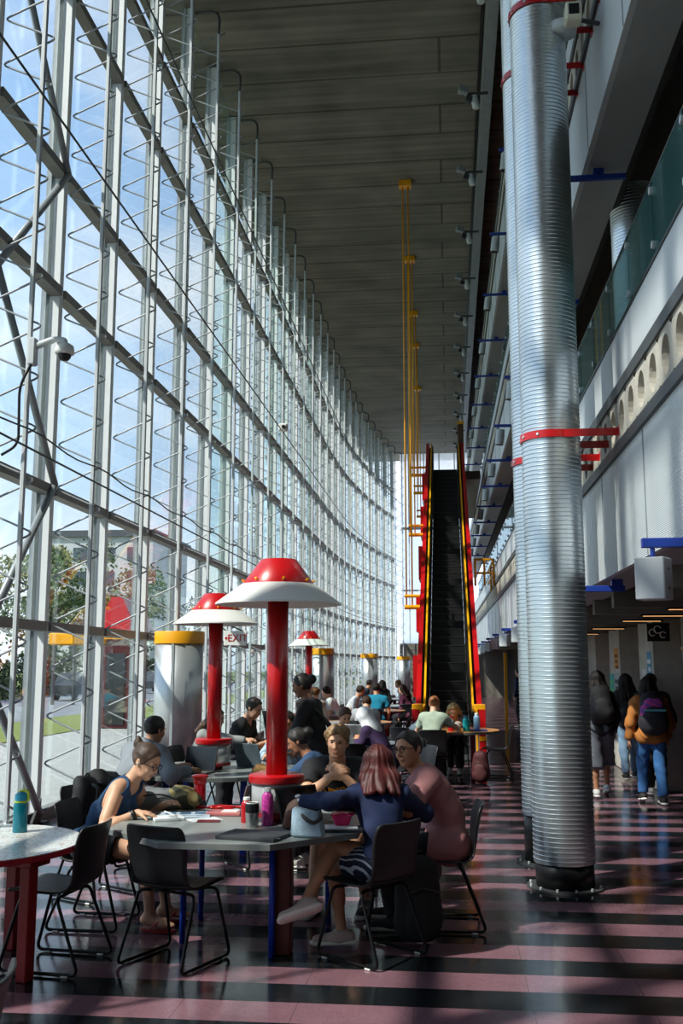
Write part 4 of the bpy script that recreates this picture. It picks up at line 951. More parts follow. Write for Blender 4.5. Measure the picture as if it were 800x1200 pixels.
def laptop(name, c, deg, lab, w=.33, d=.23, tilt=105, shell=None, screen='15181d', z=.74, glow=None):
    t = math.radians(deg); f = V(-math.sin(t), math.cos(t), 0); r = V(math.cos(t), math.sin(t), 0); up = V(0, 0, 1); c = V(*c, z)
    o = empty(name, tuple(c), lab, 'laptop'); sm = shell or M_lap
    MB().obox(c+up*.008, (r, f, up), (w/2, d/2, .008), bev=.004).build('base', sm, o)
    MB().obox(c+up*.0165-f*-.02, (r, f, up), (w/2-.02, d/2-.06, .0008)).build('keyboard', M_black, o)
    a = math.radians(tilt-90); u2 = up*math.cos(a)+f*math.sin(a); n2 = f*math.cos(a)-up*math.sin(a); h = c+f*d/2+up*.016
    MB().obox(h+u2*d/2, (r, u2, n2), (w/2, d/2, .005), bev=.003).build('lid', sm, o)
    MB().obox(h+u2*d/2-n2*.0055, (r, u2, n2), (w/2-.012, d/2-.014, .0008)).build('screen', mat('screen_'+screen, screen, .12), o)
    return o
M_lap = mat('laptop_shell_black', '1a1a1d', .35, .3); M_laps = mat('laptop_shell_silver', '9a9ea2', .3, .8)
laptop('laptop', (-.87, 6.52), 47, 'black open laptop standing behind the denim bag', w=.34, d=.23, tilt=112)
laptop('laptop', (-2.42, 9.5), -12, 'open dark laptop in front of the man in the grey hoodie', screen='23282d')
laptop('laptop', (-1.95, 10.2), 150, 'open grey laptop right of the second lamp, its lid toward us', shell=mat('laptop_slate', '4e5a62', .4))
# denim bag
o = empty('denim_bag', (-.86, 6.09, .74), 'pale denim bag with brown strap on the front edge of the grey table', 'bag')
M_den = mat('washed_denim', '8fa6b4', .9, 0, .25, 11, bump=.3, bscale=160)
bm_ = MB().obox((0, 0, .075), ((1, -.22, 0), (.22, 1, 0), (0, 0, 1)), (.098, .052, .075), bev=.014)
bm_.v = [tuple(V(-.85, 6.10, .742)+V(x*(1-1.6*max(0, z-.02))-.012*(z > .1), y*(1-3.6*max(0, z-.02))+.006*math.sin(38*x+20*z), z+(.022 if x < 0 else -.006)*(z > .12))) for x, y, z in bm_.v]
bm_.build('body', M_den, o, 'auto')
MB().tube(fillet([V(-.90, 6.09, .89), V(-.86, 6.055, .85), V(-.81, 6.045, .825), V(-.765, 6.07, .86), V(-.79, 6.11, .885)], .05), .012, 8).build('strap', mat('dark_leather', '2b2422', .6), o, True)
q = MB()
for k in range(3): q.tube([V(-.92+.015*k, 6.085-.006*k, .862-.02*k), V(-.86+.012*k, 6.066-.007*k, .847-.02*k)], .0045, 6)
q.build('stripe', mat('navy_stitch', '2e3d4c', .8), o)
o = sdf_obj('pouch', [C((-1.03, 6.38, .765), (-1.01, 6.36, .83), .024, k=.02), C((-1.0, 6.38, .765), (-.985, 6.36, .85), .02, k=.02)], .006, mat('tan_leather', '6f4a3f', .6), None, (.002, 2, 1), at=(-1.0, 6.37, .74)); tag(o, 'small brown leather pouch against the left side of the denim bag', 'pouch')
# notebook, papers, pink bowl
def spiral(o, ax, top): MB().obox(top+V(0, 0, .004), ax, (.1, .07, .004)).build('page', M_paper, o)
sheetstack('notebook', (-.68, 6.36), .27, .18, .018, 8, mat('notebook_navy', '22242c', .6), 'dark notebook with white pages under the pink bowl', 'notebook', extra=spiral)
o = empty('pink_bowl', (-.68, 6.45, .766), 'hot pink plastic bowl with lid on the notebook', 'bowl'); M_pk = mat('hot_pink', 'd4125f', .25)
MB().lathe([(0, 0), (.04, 0), (.045, .004), (.064, .06), (.06, .06), (.04, .01)], (-.68, 6.42, .766), 32, sq=5).build('body', M_pk, o, 'auto')
MB().lathe([(0, .074), (.05, .074), (.068, .07), (.072, .06), (.066, .058), (0, .058)], (-.68, 6.42, .766), 32, sq=5).build('lid', M_pk, o, 'auto')
# things at the tables behind
o = empty('paper_bag', (-1.78, 9.55, .74), 'crumpled brown paper bag on the second table by the empty chair', 'bag')
sdf_obj('body', [El((-1.78, 9.5, .78), (.08, .06, .05), k=.02), El((-1.70, 9.52, .775), (.06, .05, .045), k=.02)], .009, mat('kraft_paper', '9a7446', .9), o, (.01, 2.4, 4))
bottle('water_bottle', -1.62, 9.75, .74, .033, .24, mat('clear_bottle', 'c9d4d8', .08, trans=.6), M_white, 'clear water bottle standing on the second table')
for (x, y, c, lab) in ((-1.36, 13.3, 'c9242b', 'red and white striped soda cup on the table behind the man in black'),):
    o = empty('soda_cup', (x, y, .74), lab, 'cup'); MB().lathe([(0, 0), (.036, 0), (.05, .15)], (x, y, .74), 20).build('cup', stripes('cup_stripes', 'd8d8d4', 'c02028', 3.2, 'Z', .5, .5), o, 'auto')
    MB().lathe([(.052, .15), (.052, .16), (.03, .17), (0, .17)], (x, y, .74), 20).build('lid', M_white, o); MB().cyl((x, y, .15+.74), (x+.02, y, .74+.25), .004, n=6).build('straw', M_red, o)
bottle('red_bottle', .02, 15.95, .74, .05, .23, M_redp, M_redd, 'red bottle on the wooden table by the escalator')
bottle('teal_bottle', .25, 15.9, .74, .055, .235, mat('teal_enamel', '19a7b5', .3), M_tealp, 'teal bottle on the wooden table, middle of three')
bottle('pale_bottle', .42, 16.2, .74, .05, .27, mat('pale_blue_enamel', '8fb9d6', .3), M_white, 'pale blue bottle rightmost on the wooden table')
sheetstack('blue_folder', (.42, 16.05), .3, .2, .02, 5, M_blue, 'blue folder under the pale bottle on the wooden table', 'folder', z=.74)
o = empty('paper_cup', (.12, 15.85, .74), 'white crumpled cup between red and teal bottles', 'cup'); MB().lathe([(0, 0), (.03, 0), (.045, .08), (.05, .14), (.0, .14)], (.12, 15.8, .74), 14).build('cup', M_white, o)
for (x, y, lab) in ((-1.2, 13.6, 'open tablet on the table of the boy in grey'), (-2.12, 12.75, 'open laptop on the table by the man in the black tee'), (-1.7, 23.1, 'open laptop on the wooden table beside the teal shirt')):
    laptop('laptop', (x, y), 170, lab, shell=M_laps)
# bags on the floor and chairs
def backpack(x, y, z, deg, main, lab, s=1, pocket=None, strapm=None, vox=.012, name='backpack', lean=0, cat='backpack'):
    t = math.radians(deg); f = V(-math.sin(t), math.cos(t), 0); r = V(math.cos(t), math.sin(t), 0); u = unit(V(0, 0, 1)-f*lean); c = V(x, y, z)
    o = empty(name, (x, y, z), lab, cat)
    sdf_obj('body', [C(c+u*.11*s-r*.04*s, c+u*.11*s+r*.04*s, .105*s, k=.05, flat=(f, .8)), C(c+u*.2*s, c+u*.36*s, .145*s, .125*s, k=.05, flat=(f, .68)), C(c+u*.42*s-r*.03*s, c+u*.42*s+r*.03*s, .07*s, k=.05)], vox, main, o, (.004, 1.4, 2))
    sdf_obj('pocket', [C(c+u*.14*s+f*.09*s-r*.03*s, c+u*.14*s+f*.09*s+r*.03*s, .085*s, k=.03, flat=(f, .5)), C(c+u*.12*s+f*.09*s, c+u*.22*s+f*.085*s, .095*s, k=.03, flat=(f, .45))], vox, pocket or main, o, (.003, 1.6, 4))
    for sd in (-1, 1): MB().tube(fillet([c+u*.44*s+r*.05*sd*s-f*.06*s, c+u*.43*s+r*.075*sd*s-f*.15*s, c+u*.2*s+r*.09*sd*s-f*.16*s, c+u*.07*s+r*.09*sd*s-f*.07*s], .06*s), .014*s, 8).build('strap', strapm or M_black, o, True)
    MB().tube(fillet([c+u*.46*s-r*.03*s, c+u*.52*s-r*.02*s, c+u*.52*s+r*.02*s, c+u*.46*s+r*.03*s], .02), .007*s, 6).build('handle', strapm or M_black, o, True)
    MB().tube([c+u*.3*s+f*.098*s-r*.1*s, c+u*.33*s+f*.098*s, c+u*.3*s+f*.098*s+r*.1*s], .004*s, 5).build('zip', M_dgrey, o, True)
    return o
M_nyl = mat('black_nylon', '17171a', .75, 0, .15, 10, bump=.2, bscale=150)
backpack(-.22, 6.72, 0, 200, M_nyl, 'black backpack standing on the floor under the red-haired woman’s chair', 1.08)
backpack(-.26, 8.35, 0, 160, mat('mauve_nylon', '5a4654', .7), 'mauve backpack on the floor behind the man in the pink shirt', 1.25)
backpack(-2.72, 7.35, .47, 80, M_nyl, 'black backpack hung on the chair back behind the woman in the tank top', .95, lean=.1)
backpack(.45, 15.6, 0, 170, mat('dark_red_nylon', '4a1c20', .7), 'dark red backpack on the floor beneath the wooden table', .95)
backpack(-.7, 11.3, 0, 140, M_nyl, 'black backpack on the floor below the white scarf', .9)
o = sdf_obj('jacket', [C((-2.62, 7.85, .84), (-2.86, 7.7, .84), .06, k=.04), C((-2.66, 7.88, .6), (-2.84, 7.75, .62), .09, k=.05, flat=((.5, -.85, 0), .5)), C((-2.75, 7.8, .5), (-2.75, 7.8, .85), .1, k=.05, flat=((.5, -.85, 0), .5))], .012, M_nyl, None, (.01, 1.3, 3), at=(-2.75, 7.8, .45))
tag(o, 'black jacket slung over a chair between the tank top and hoodie', 'jacket')
chair(-2.72, 7.78, -120, 'black chair with the jacket slung over its back')
# ================================================================ people
UP = V(0, 0, 1)
def ik(a, t, l1, l2, pole):
    d = t-a; L_ = np.linalg.norm(d); dn = unit(d); L_ = min(L_, (l1+l2)*.998); t = a+dn*L_
    c = (l1*l1-l2*l2+L_*L_)/(2*L_); h = math.sqrt(max(0, l1*l1-c*c)); pv = unit(np.asarray(pole)-dn*np.dot(pole, dn))
    return a+dn*c+pv*h, t
def skin_mat(n, c): return mat('skin_'+n, c, .5, 0, .05, 25)
M_eye = mat('eye_white', '958e87', .2); M_iris = mat('iris', '2a1d15', .2)
def hand_prims(Wp, d, n, curl, s, side, spread=.0, thumb=None, k=.005):
    """palm and five separate bent fingers; d points along the hand, n out of the palm"""
    d = unit(d); n = unit(n-d*np.dot(n, d)); l = np.cross(d, n)*side; P = []
    P.append(C(Wp, Wp+d*.05*s, .025*s, .033*s, k=.012, flat=(n, .6)))
    P.append(C(Wp+d*.04*s-l*.022*s, Wp+d*.085*s-l*.026*s, .016*s, .013*s, k=.012)); P.append(C(Wp+d*.04*s+l*.02*s, Wp+d*.085*s+l*.026*s, .017*s, .013*s, k=.012))
    P.append(C(Wp+d*.05*s-l*.01*s, Wp+d*.088*s-l*.01*s, .016*s, .013*s, k=.01)); P.append(C(Wp+d*.05*s+l*.01*s, Wp+d*.088*s+l*.01*s, .016*s, .013*s, k=.01))
    for i, (ln, r) in enumerate(((.070, .0092), (.079, .0096), (.073, .0092), (.056, .0082))):
        o = (1.5-i)*.021; b = Wp+d*(.088-.004*abs(1.2-i))*s+l*o*s; ang = 0; dd = unit(d+l*spread*(1.5-i))
        for j, f in enumerate((.44, .32, .24)):
            ang += curl*(.75, 1.0, .8)[j]; q = dd*math.cos(ang)+n*math.sin(ang); e = b+q*ln*f*s
            P.append(C(b, e, r*s*(1-.08*j), r*s*(.93-.08*j), k=k)); b = e
    t0 = Wp+d*.022*s+l*.026*s; td = unit(d*.72+l*.62+n*.32) if thumb is None else unit(thumb); t1 = t0+td*.038*s
    P.append(C(Wp+d*.015*s+l*.008*s, t1, .019*s, .0125*s, k=.014)); td2 = unit(td*.9+d*.35+n*.12); t2 = t1+td2*.03*s
    P.append(C(t1, t2, .0115*s, .0098*s, k=k)); P.append(C(t2, t2+unit(td2+n*.25)*.024*s, .0098*s, .0078*s, k=k)); return P
def person(name, label, P, yaw, cat='person', h=1.72, lean=10, bend=10, side=0, twist=0, hyaw=0, hpitch=0, htilt=0, fem=False, width=1.0,
           handL=None, handR=None, elL=None, elR=None, hdL=None, hdR=None, pnL=None, pnR=None, curlL=.35, curlR=.35, footL=None, footR=None, kneeL=None, kneeR=None, toeL=None, toeR=None, upL=None, upR=None, hem_drop=.085, hsc=1.0, drape=0,
           stand=False, skin=('a', 'c8977c'), hair='short', hairc='3a2a20', top=('tee', '222226'), bottom=('pants', '23252b'), shoes=('cfcac0', 'e6e2da'), vox=.011, detail=False,
           neckf=.35, group=None, glasses=False, extras=None, lower=True, hairlen=None, face=True, beard=None, mtop=None, mbot=None):
    s = h/1.72; R = math.radians; P = V(*P)
    f0 = V(math.cos(R(yaw)), math.sin(R(yaw)), 0); ty = R(yaw+twist); ft = V(math.cos(ty), math.sin(ty), 0); rt = V(ft[1], -ft[0], 0); r0 = V(f0[1], -f0[0], 0)
    a1, a2 = R(lean), R(lean+bend); sd = R(side)
    u1 = unit(UP*math.cos(a1)+ft*math.sin(a1)+rt*math.sin(sd)); u2 = unit(UP*math.cos(a2)+ft*math.sin(a2)+rt*math.sin(sd)*.8)
    f1 = unit(ft-u1*np.dot(ft, u1)); f2 = unit(ft-u2*np.dot(ft, u2)); r2 = np.cross(f2, u2)
    fs = .93 if fem else 1.0; w = width*(.90 if fem else 1.0)
    Wt = P+u1*.20*s; Ch = Wt+u2*.15*s; N = Wt+u2*.305*s
    sw = .178*s*w*(.96 if fem else 1.04); shL = N-u2*.055*s-r2*sw+f2*.005; shR = N-u2*.055*s+r2*sw+f2*.005
    hw = .088*s*(1.04 if fem else 1); hipL = P-r0*hw; hipR = P+r0*hw
    an = R((lean+bend)*.55)+R(18)*neckf*2; nd = unit(UP*math.cos(an)+ft*math.sin(an)+rt*math.sin(sd)*.5)
    hy = R(yaw+twist+hyaw); hf0 = V(math.cos(hy), math.sin(hy), 0); hp = R(hpitch); hf = hf0*math.cos(hp)-UP*math.sin(hp); hr = V(hf0[1], -hf0[0], 0); hu = np.cross(hr, hf)
    if htilt: q = R(htilt); hr, hu = hr*math.cos(q)-hu*math.sin(q), hu*math.cos(q)+hr*math.sin(q)
    H = N+nd*.075*s+hu*.105*s+hf*.018
    la, lf, lt, ls = .285*s, .25*s, .42*s, .415*s
    def arm(sh, hand, el, sg):
        if hand is None: hand = sh+V(0, 0, -.5*s)+f0*.06+r2*sg*.05
        return ik(sh, V(*hand), la, lf, V(*el) if el is not None else (-ft*.6+r2*sg*.7-UP*.5))
    eL, wL = arm(shL, handL, elL, -1); eR, wR = arm(shR, handR, elR, 1)
    def leg(hip, foot, kn, sg):
        if foot is None: foot = hip+f0*.40*s+V(0, 0, -hip[2]+.085) if not stand else V(hip[0], hip[1], .085)
        return ik(hip, V(*foot), lt, ls, V(*kn) if kn is not None else (f0+UP*.9 if not stand else f0))
    kL, anL = leg(hipL, footL, kneeL, -1); kR, anR = leg(hipR, footR, kneeR, 1)
    tL = unit(V(*toeL)) if toeL is not None else f0; tR = unit(V(*toeR)) if toeR is not None else f0
    dL = hdL if hdL is not None else wL-eL; dR = hdR if hdR is not None else wR-eR
    nL = V(*pnL) if pnL is not None else (-UP*.8+r2*.3); nR = V(*pnR) if pnR is not None else (-UP*.8-r2*.3)
    # ---- body
    def torso(e, k=.045):
        T = [C(hipL+f0*-.01, hipR+f0*-.01, (.098+.004*fem)*s+e, k=k), C(P-f0*.045+r0*.06*s, P-f0*.045-r0*.06*s, .088*s+e, k=k),
             C(P+u1*.03, Wt, (.122 if not fem else .108)*s*w+e, (.128 if not fem else .102)*s*w+e, k=k, flat=(f1, .76)),
             C(Wt-r2*.03*s*w, Ch-r2*.055*s*w+u2*.02, (.105 if not fem else .095)*s*w+e, .118*s*w*fs+e, k=k, flat=(f2, .82)), C(Wt+r2*.03*s*w, Ch+r2*.055*s*w+u2*.02, (.105 if not fem else .095)*s*w+e, .118*s*w*fs+e, k=k, flat=(f2, .82)),
             C(shL+r2*.045*s-f2*.012, shR-r2*.045*s-f2*.012, .068*s*fs+e, k=.05, flat=(f2, .9)), C(N-u2*.03*s, shL-u2*-.004, .05*s+e*.7, .05*s*fs+e, k=.045), C(N-u2*.03*s, shR, .05*s+e*.7, .05*s*fs+e, k=.045)]
        if fem:
            for g in (-1, 1): T.append(El(Ch+f2*.085*s+r2*g*.065*s+u2*.0, (.052*s+e*.6,)*3, k=.04))
        return T
    B = torso(0)
    B += [C(N-u2*.03*s, N+nd*.075*s+f2*.006, .056*s*fs, .05*s*fs, k=.03)]
    B += [C(H-u2*0-hf*.012, N+nd*.06*s, .048*s*fs, .05*s*fs, k=.025)]
    for (sh, e, wv, d, n, cu, sg) in ((shL, eL, wL, dL, nL, curlL, -1), (shR, eR, wR, dR, nR, curlR, 1)):
        B += [C(sh, e, .052*s*fs, .040*s*fs, k=.03), C(sh+(e-sh)*.25, sh+(e-sh)*.7, .047*s*fs, .044*s*fs, k=.03), C(e, e+(wv-e)*.4, .039*s*fs, .040*s*fs, k=.02), C(e+(wv-e)*.35, wv, .040*s*fs, .026*s*fs, k=.02)]
        B += hand_prims(wv, d, n, cu, s*(.93 if fem else 1.02), -sg)
    if lower:
        for (hp_, kn, ak, tt, uu) in ((hipL, kL, anL, tL, upL), (hipR, kR, anR, tR, upR)):
            ba = unit(np.cross(np.cross(kn-hp_, ak-kn), kn-ak)+1e-6*f0)
            B += [C(hp_, kn, .086*s, .054*s, k=.035), C(kn, ak, .05*s, .035*s, k=.03), C(kn+(ak-kn)*.15-ba*.012, kn+(ak-kn)*.5-ba*.012, .05*s, .044*s, k=.03)]
            uu = UP if uu is None else V(*uu); upf = unit(uu-tt*np.dot(uu, tt)); B += [C(ak-upf*.03-tt*.03, ak-upf*.045+tt*.10*s, .038*s, .032*s, k=.03), C(ak-upf*.045+tt*.10*s, ak-upf*.058+tt*.165*s, .034*s, .022*s, k=.02, flat=(upf, .7))]
    hs = s*.98*hsc
    B += [El(H+hu*.022*hs-hf*.008, (.078*hs, .096*hs, .092*hs), (hr, hf, hu), k=.02), El(H-hu*.02*hs+hf*.018*hs, (.068*hs, .072*hs, .083*hs), (hr, hf, hu), k=.03),
          C(H-hu*.075*hs+hf*.045*hs-hr*.026*hs, H-hu*.075*hs+hf*.045*hs+hr*.026*hs, .03*hs, k=.03), C(H-hu*.098*hs+hf*.07*hs-hr*.01, H-hu*.098*hs+hf*.07*hs+hr*.01, .018*hs, k=.02)]
    if face:
        for g in (-1, 1):
            B += [El(H+hr*g*.033*hs+hf*.094*hs+hu*.008*hs, (.018*hs, .012*hs, .0085*hs), (hr, hf, hu), k=.012, op='-'), El(H+hr*g*.079*hs-hf*.008*hs-hu*.008*hs, (.010*hs, .02*hs, .031*hs), (hr+hf*.35*g, hf, hu), k=.006),
                  El(H+hr*g*.034*hs+hf*.07*hs-hu*.03*hs, (.026*hs, .02*hs, .024*hs), (hr, hf, hu), k=.02), C(H+hr*g*.012*hs+hf*.089*hs+hu*.027*hs, H+hr*g*.046*hs+hf*.078*hs+hu*.026*hs, .0085*hs, k=.01)]
        B += [C(H+hf*.088*hs+hu*.015*hs, H+hf*.108*hs-hu*.028*hs, .009*hs, .0125*hs, k=.012), C(H+hf*.095*hs-hu*.033*hs-hr*.012*hs, H+hf*.095*hs-hu*.033*hs+hr*.012*hs, .0095*hs, k=.008),
              C(H+hf*.088*hs-hu*.058*hs-hr*.018*hs, H+hf*.088*hs-hu*.058*hs+hr*.018*hs, .0085*hs, k=.006), C(H+hf*.087*hs-hu*.070*hs-hr*.013*hs, H+hf*.087*hs-hu*.070*hs+hr*.013*hs, .0095*hs, k=.006)]
    sm = skin_mat(*skin); lc = skin[1]; lipc = '%02x%02x%02x' % (int(int(lc[:2], 16)*.9), int(int(lc[2:4], 16)*.8), int(int(lc[4:], 16)*.8))
    def pick(c):
        q = (c-(H+hf*.092*hs-hu*.064*hs)); return ((np.abs(q @ hr) < .024*hs) & (np.abs(q @ hu) < .0115*hs) & (np.abs(q @ hf) < .02)).astype(int)
    base = V(P[0], P[1], 0)
    o = sdf_obj('person', B, vox, [sm, skin_mat(skin[0]+'_lip', lipc)], None, None, at=base, pick=pick)
    tag(o, label, cat, group)
    if face and vox < .013:
        for g in (-1, 1):
            ec = H+hr*g*.032*hs+hf*.0785*hs+hu*.007*hs; e_ = MB().lathe([(0, -.0115*hs)]+[(.0115*hs*math.cos(t), .0115*hs*math.sin(t)) for t in np.linspace(-1.4, 1.4, 9)]+[(0, .0115*hs)], ec, 14, hf)
            eo = e_.build('eye', [M_eye, M_iris], o, True)
            for p in eo.data.polygons:
                cc = V(*p.center)+base-ec; p.material_index = 1 if np.dot(unit(cc), unit(hf-hu*.12)) > .62 else 0
            MB().tube([H+hr*g*.013*hs+hf*.099*hs+hu*.026*hs, H+hr*g*.032*hs+hf*.094*hs+hu*.030*hs, H+hr*g*.05*hs+hf*.08*hs+hu*.024*hs], [.0038*hs, .0046*hs, .002*hs], 6).build('eyebrow', mat('hair_'+hairc, hairc, .55, .0, .35, 30), o, True)
    # ---- clothes
    cv = vox*1.15
    def put(nm, prims, m_, wr=None): return sdf_obj(nm, prims, cv, m_, o, wr)
    def cmat(c, kind='cloth'): return mat(kind+'_'+c, c, .85, 0, .07, 10, bump=.15, bscale=180)
    tk, tcx = top[0], top[1]; tm = mtop or cmat(tcx)
    if tk in ('tee', 'long', 'hoodie', 'tank'):
        e = {'tee': .021, 'long': .017, 'hoodie': .026, 'tank': .012}[tk]; T = torso(e)
        sf = {'tee': .62, 'long': 2, 'hoodie': 2, 'tank': 0}[tk]; sf = top[2] if len(top) > 2 else sf
        hemp = P-u1*(.085 if not stand else .10)*s; hem = [(hemp, -u1)] if stand else [(P-UP*hem_drop*s, -UP*.9+f0*.3)]
        for q in T: q['cuts'] = list(hem)
        for (sh, el, wv) in ((shL, eL, wL), (shR, eR, wR)):
            if sf > 0:
                a = min(1, sf); pe = sh+(el-sh)*a; dd = unit(el-sh); fl = (.012 if tk == 'tee' else 0)
                T.append(C(sh, pe+dd*.03, .055*s*fs+e, .045*s*fs+e+fl, k=.03, cuts=[(pe, dd)] if sf < 1 else ()))
                if sf > 1:
                    b = sf-1; pw = el+(wv-el)*b*.97; dd = unit(wv-el); T.append(C(el, pw+dd*.03, .043*s*fs+e, .031*s*fs+e*.8, k=.03, cuts=[(pw, dd)]))
        if drape:
            for (hp_, kn) in ((hipL, kL), (hipR, kR)): pe = hp_+(kn-hp_)*drape; T.append(C(hp_, pe+(kn-hp_)*.06, .126*s, .108*s, k=.04, cuts=[(pe, unit(kn-hp_)+UP*.25)]))
        if tk == 'hoodie':
            T += [C(N-f2*.07*s-r2*.07*s-u2*.01, N-f2*.07*s+r2*.07*s-u2*.01, .05*s, k=.04), C(N-f2*.1*s-u2*.05*s, N-f2*.11*s-u2*.12*s, .07*s, .04*s, k=.04, flat=(f2, .6)),
                  C(N-f2*.03*s-r2*.075*s+u2*.02, N+f2*.06*s-r2*.05*s-u2*.03, .028*s, k=.03), C(N-f2*.03*s+r2*.075*s+u2*.02, N+f2*.06*s+r2*.05*s-u2*.03, .028*s, k=.03)]
        T.append(C(N+u2*.015*s+f2*.03*s, N+u2*.10*s+f2*.06*s, (.062 if tk != 'tank' else .085)*s, .09*s, k=.008, op='-') if tk != 'hoodie' else C(N+u2*.04*s+f2*.03, N+u2*.12*s+f2*.06*s, .055*s, .07*s, k=.01, op='-'))
        if tk == 'tank':
            for g in (-1, 1):
                shp = shL if g < 0 else shR
                T.append(C(shp+r2*g*.02*s-f2*.04*s+u2*.06*s, shp+r2*g*.025*s-u2*.13*s+f2*.0*s, .082*s, .062*s, k=.01, op='-')); T.append(C(shp+r2*g*.015*s-f2*.11*s+u2*.02, shp+r2*g*.02*s-f2*.12*s-u2*.10*s, .075*s, .05*s, k=.01, op='-'))
        put({'tee': 'tee_shirt', 'long': 'top', 'hoodie': 'hoodie', 'tank': 'tank_top'}[tk], T, tm, (.0062 if tk != 'hoodie' else .008, 1.35, P[0]*7))
    if lower and bottom:
        bk = bottom[0]; bm = mbot or cmat(bottom[1]); e = {'pants': .017, 'jeans': .015, 'shorts': .022, 'culottes': .03}[bk]; fr = {'pants': 1.95, 'jeans': 1.95, 'shorts': .55, 'culottes': 1.22}[bk]; fr = bottom[2] if len(bottom) > 2 else fr
        q = [C(hipL-f0*.01, hipR-f0*.01, .098*s+e*.5, k=.04), C(P-f0*.045+r0*.06*s, P-f0*.045-r0*.06*s, .088*s+e*.5, k=.04), C(P, P+u1*.12*s, .113*s*w+e*.5, .11*s*w+e*.5, k=.04, flat=(f1, .8), cuts=[(P+u1*.1*s, u1)])]
        for (hp_, kn, ak) in ((hipL, kL, anL), (hipR, kR, anR)):
            a = min(1, fr); pe = hp_+(kn-hp_)*a; dd = unit(kn-hp_); wd = {'pants': .01, 'jeans': .008, 'shorts': .022, 'culottes': .05}[bk]
            q.append(C(hp_, pe+dd*.03, .088*s+e*.8, (.088-.034*a)*s+e+wd*.5, k=.04, cuts=[(pe, dd)] if fr < 1 else ()))
            if fr > 1: pa = kn+(ak-kn)*(fr-1); dd = unit(ak-kn); q.append(C(kn, pa+dd*.03, .054*s+e+wd*.5, (.045 if bk != 'culottes' else .08)*s+e+wd*.6, k=.04, cuts=[(pa, dd)]))
        put({'pants': 'trousers', 'jeans': 'jeans', 'shorts': 'shorts', 'culottes': 'culottes'}[bk], q, bm, (.005, 1.4, P[1]*3))
        if shoes:
            for (ak, kn, tt, uu) in ((anL, kL, tL, upL), (anR, kR, tR, upR)):
                uu = UP if uu is None else V(*uu); upf = unit(uu-tt*np.dot(uu, tt)); so_ = ak-upf*.075*s
                lowc = [(so_+upf*.018, -upf)]; sh_ = put('shoe', [C(ak-tt*.03*s-upf*.025*s, so_+tt*.04*s+upf*.03, .043*s, .042*s, k=.03, cuts=lowc), C(so_+tt*.02*s+upf*.036, so_+tt*.165*s+upf*.028, .042*s, .036*s, k=.03, flat=(upf, .85), cuts=lowc), C(so_-tt*.055*s+upf*.036, so_+tt*.02*s+upf*.036, .04*s, k=.03, cuts=lowc), C(ak-upf*.02, ak+upf*.04*s, .046*s, .048*s, k=.02, cuts=[(ak+upf*.012, upf)])], mat('shoe_'+shoes[0], shoes[0], .7, 0, .08, 20))
                rr = np.cross(tt, upf)
                pol = [so_+tt*(.055+.148*math.cos(t))*s+rr*(.046+.006*math.cos(t))*math.sin(t)*s for t in np.linspace(0, 2*pi, 26)[:-1]]
                sdf_obj('sole', [C(so_-tt*.06*s+upf*.008, so_+tt*.172*s+upf*.010, .049*s, .046*s, k=.01, flat=(upf, .42))], max(vox, .008), mat('sole_'+shoes[1], shoes[1], .6, 0, .05), sh_)
    # ---- hair
    hm = mat('hair_'+hairc, hairc, .58, .0, .4, 26, bump=.5, bscale=90, stretch=(1, 1, .16), spec=.25)
    def cap(ex, line=(.062, .075), lo=(.012, -.045), extra=()):
        A = V(*H)+hf*line[0]*hs+hu*line[1]*hs; Bp = V(*H)+hf*lo[0]*hs+hu*lo[1]*hs; dv = unit(A-Bp); n_ = unit(hf-dv*np.dot(hf, dv))
        return [El(H+hu*.026*hs-hf*.012*hs, (.080*hs+ex, .098*hs+ex, .092*hs+ex), (hr, hf, hu), k=.02, cuts=[(A, n_)]+list(extra))]
    G = None; wr = (.003, 3.0, 1)
    if hair == 'short':
        G = cap(.010, extra=[(H-hu*.055*hs-hf*.06*hs, -hu)]); 
    elif hair == 'curly':
        G = cap(.012, (.072, .07), (.02, -.02), extra=[(H-hu*.05*hs, -hu)])
        rg = np.random.default_rng(3)
        for i in range(46):
            t, p_ = rg.uniform(-pi, pi), rg.uniform(.15, 1.25); dv = hr*math.cos(p_)*math.sin(t)+hf*math.cos(p_)*math.cos(t)+hu*math.sin(p_)
            if np.dot(dv, hf) > .55 and np.dot(dv, hu) < .55: continue
            c = H+hu*.026*hs-hf*.01*hs+dv*V(1, 1, 1)*.098*hs; G.append(El(c, (.018, .018, .018), k=.012))
        wr = (.004, 4.5, 2)
    elif hair in ('bun', 'updo', 'ponytail', 'tuft'):
        G = cap(.009, (.07, .078), (.0, -.05), extra=[(H-hu*.07*hs, -hu)])
        bc = H-hf*.10*hs+hu*(.055 if hair in ('bun',) else .03)*hs
        if hair == 'bun': G += [El(bc-hf*.02+hu*.01, (.036, .034, .034), k=.015), El(bc-hf*.03+hu*.03, (.02, .02, .03), k=.015)]
        elif hair == 'updo': G += [El(bc-hf*.02, (.05, .05, .05), k=.02)]
        elif hair == 'tuft': G += [C(bc+hf*.02, bc-hf*.04-hu*.01, .036, .028, k=.02), C(bc-hf*.03, bc-hf*.06-hu*.035, .024, .012, k=.02), C(bc-hf*.03, bc-hf*.065+hu*.01, .02, .008, k=.02)]
        else: G += [C(bc, bc-hf*.03-hu*.06, .028, .03, k=.02), C(bc-hf*.03-hu*.06, bc-hf*.02-hu*(hairlen or .2), .032, .014, k=.02)]
    elif hair in ('long', 'bob'):
        ln = hairlen or (.3 if hair == 'long' else .19)
        G = cap(.014, (.07, .075), (.03, -.03))
        dn = unit(-UP*.9-hf0*.12+ -hu*.3)
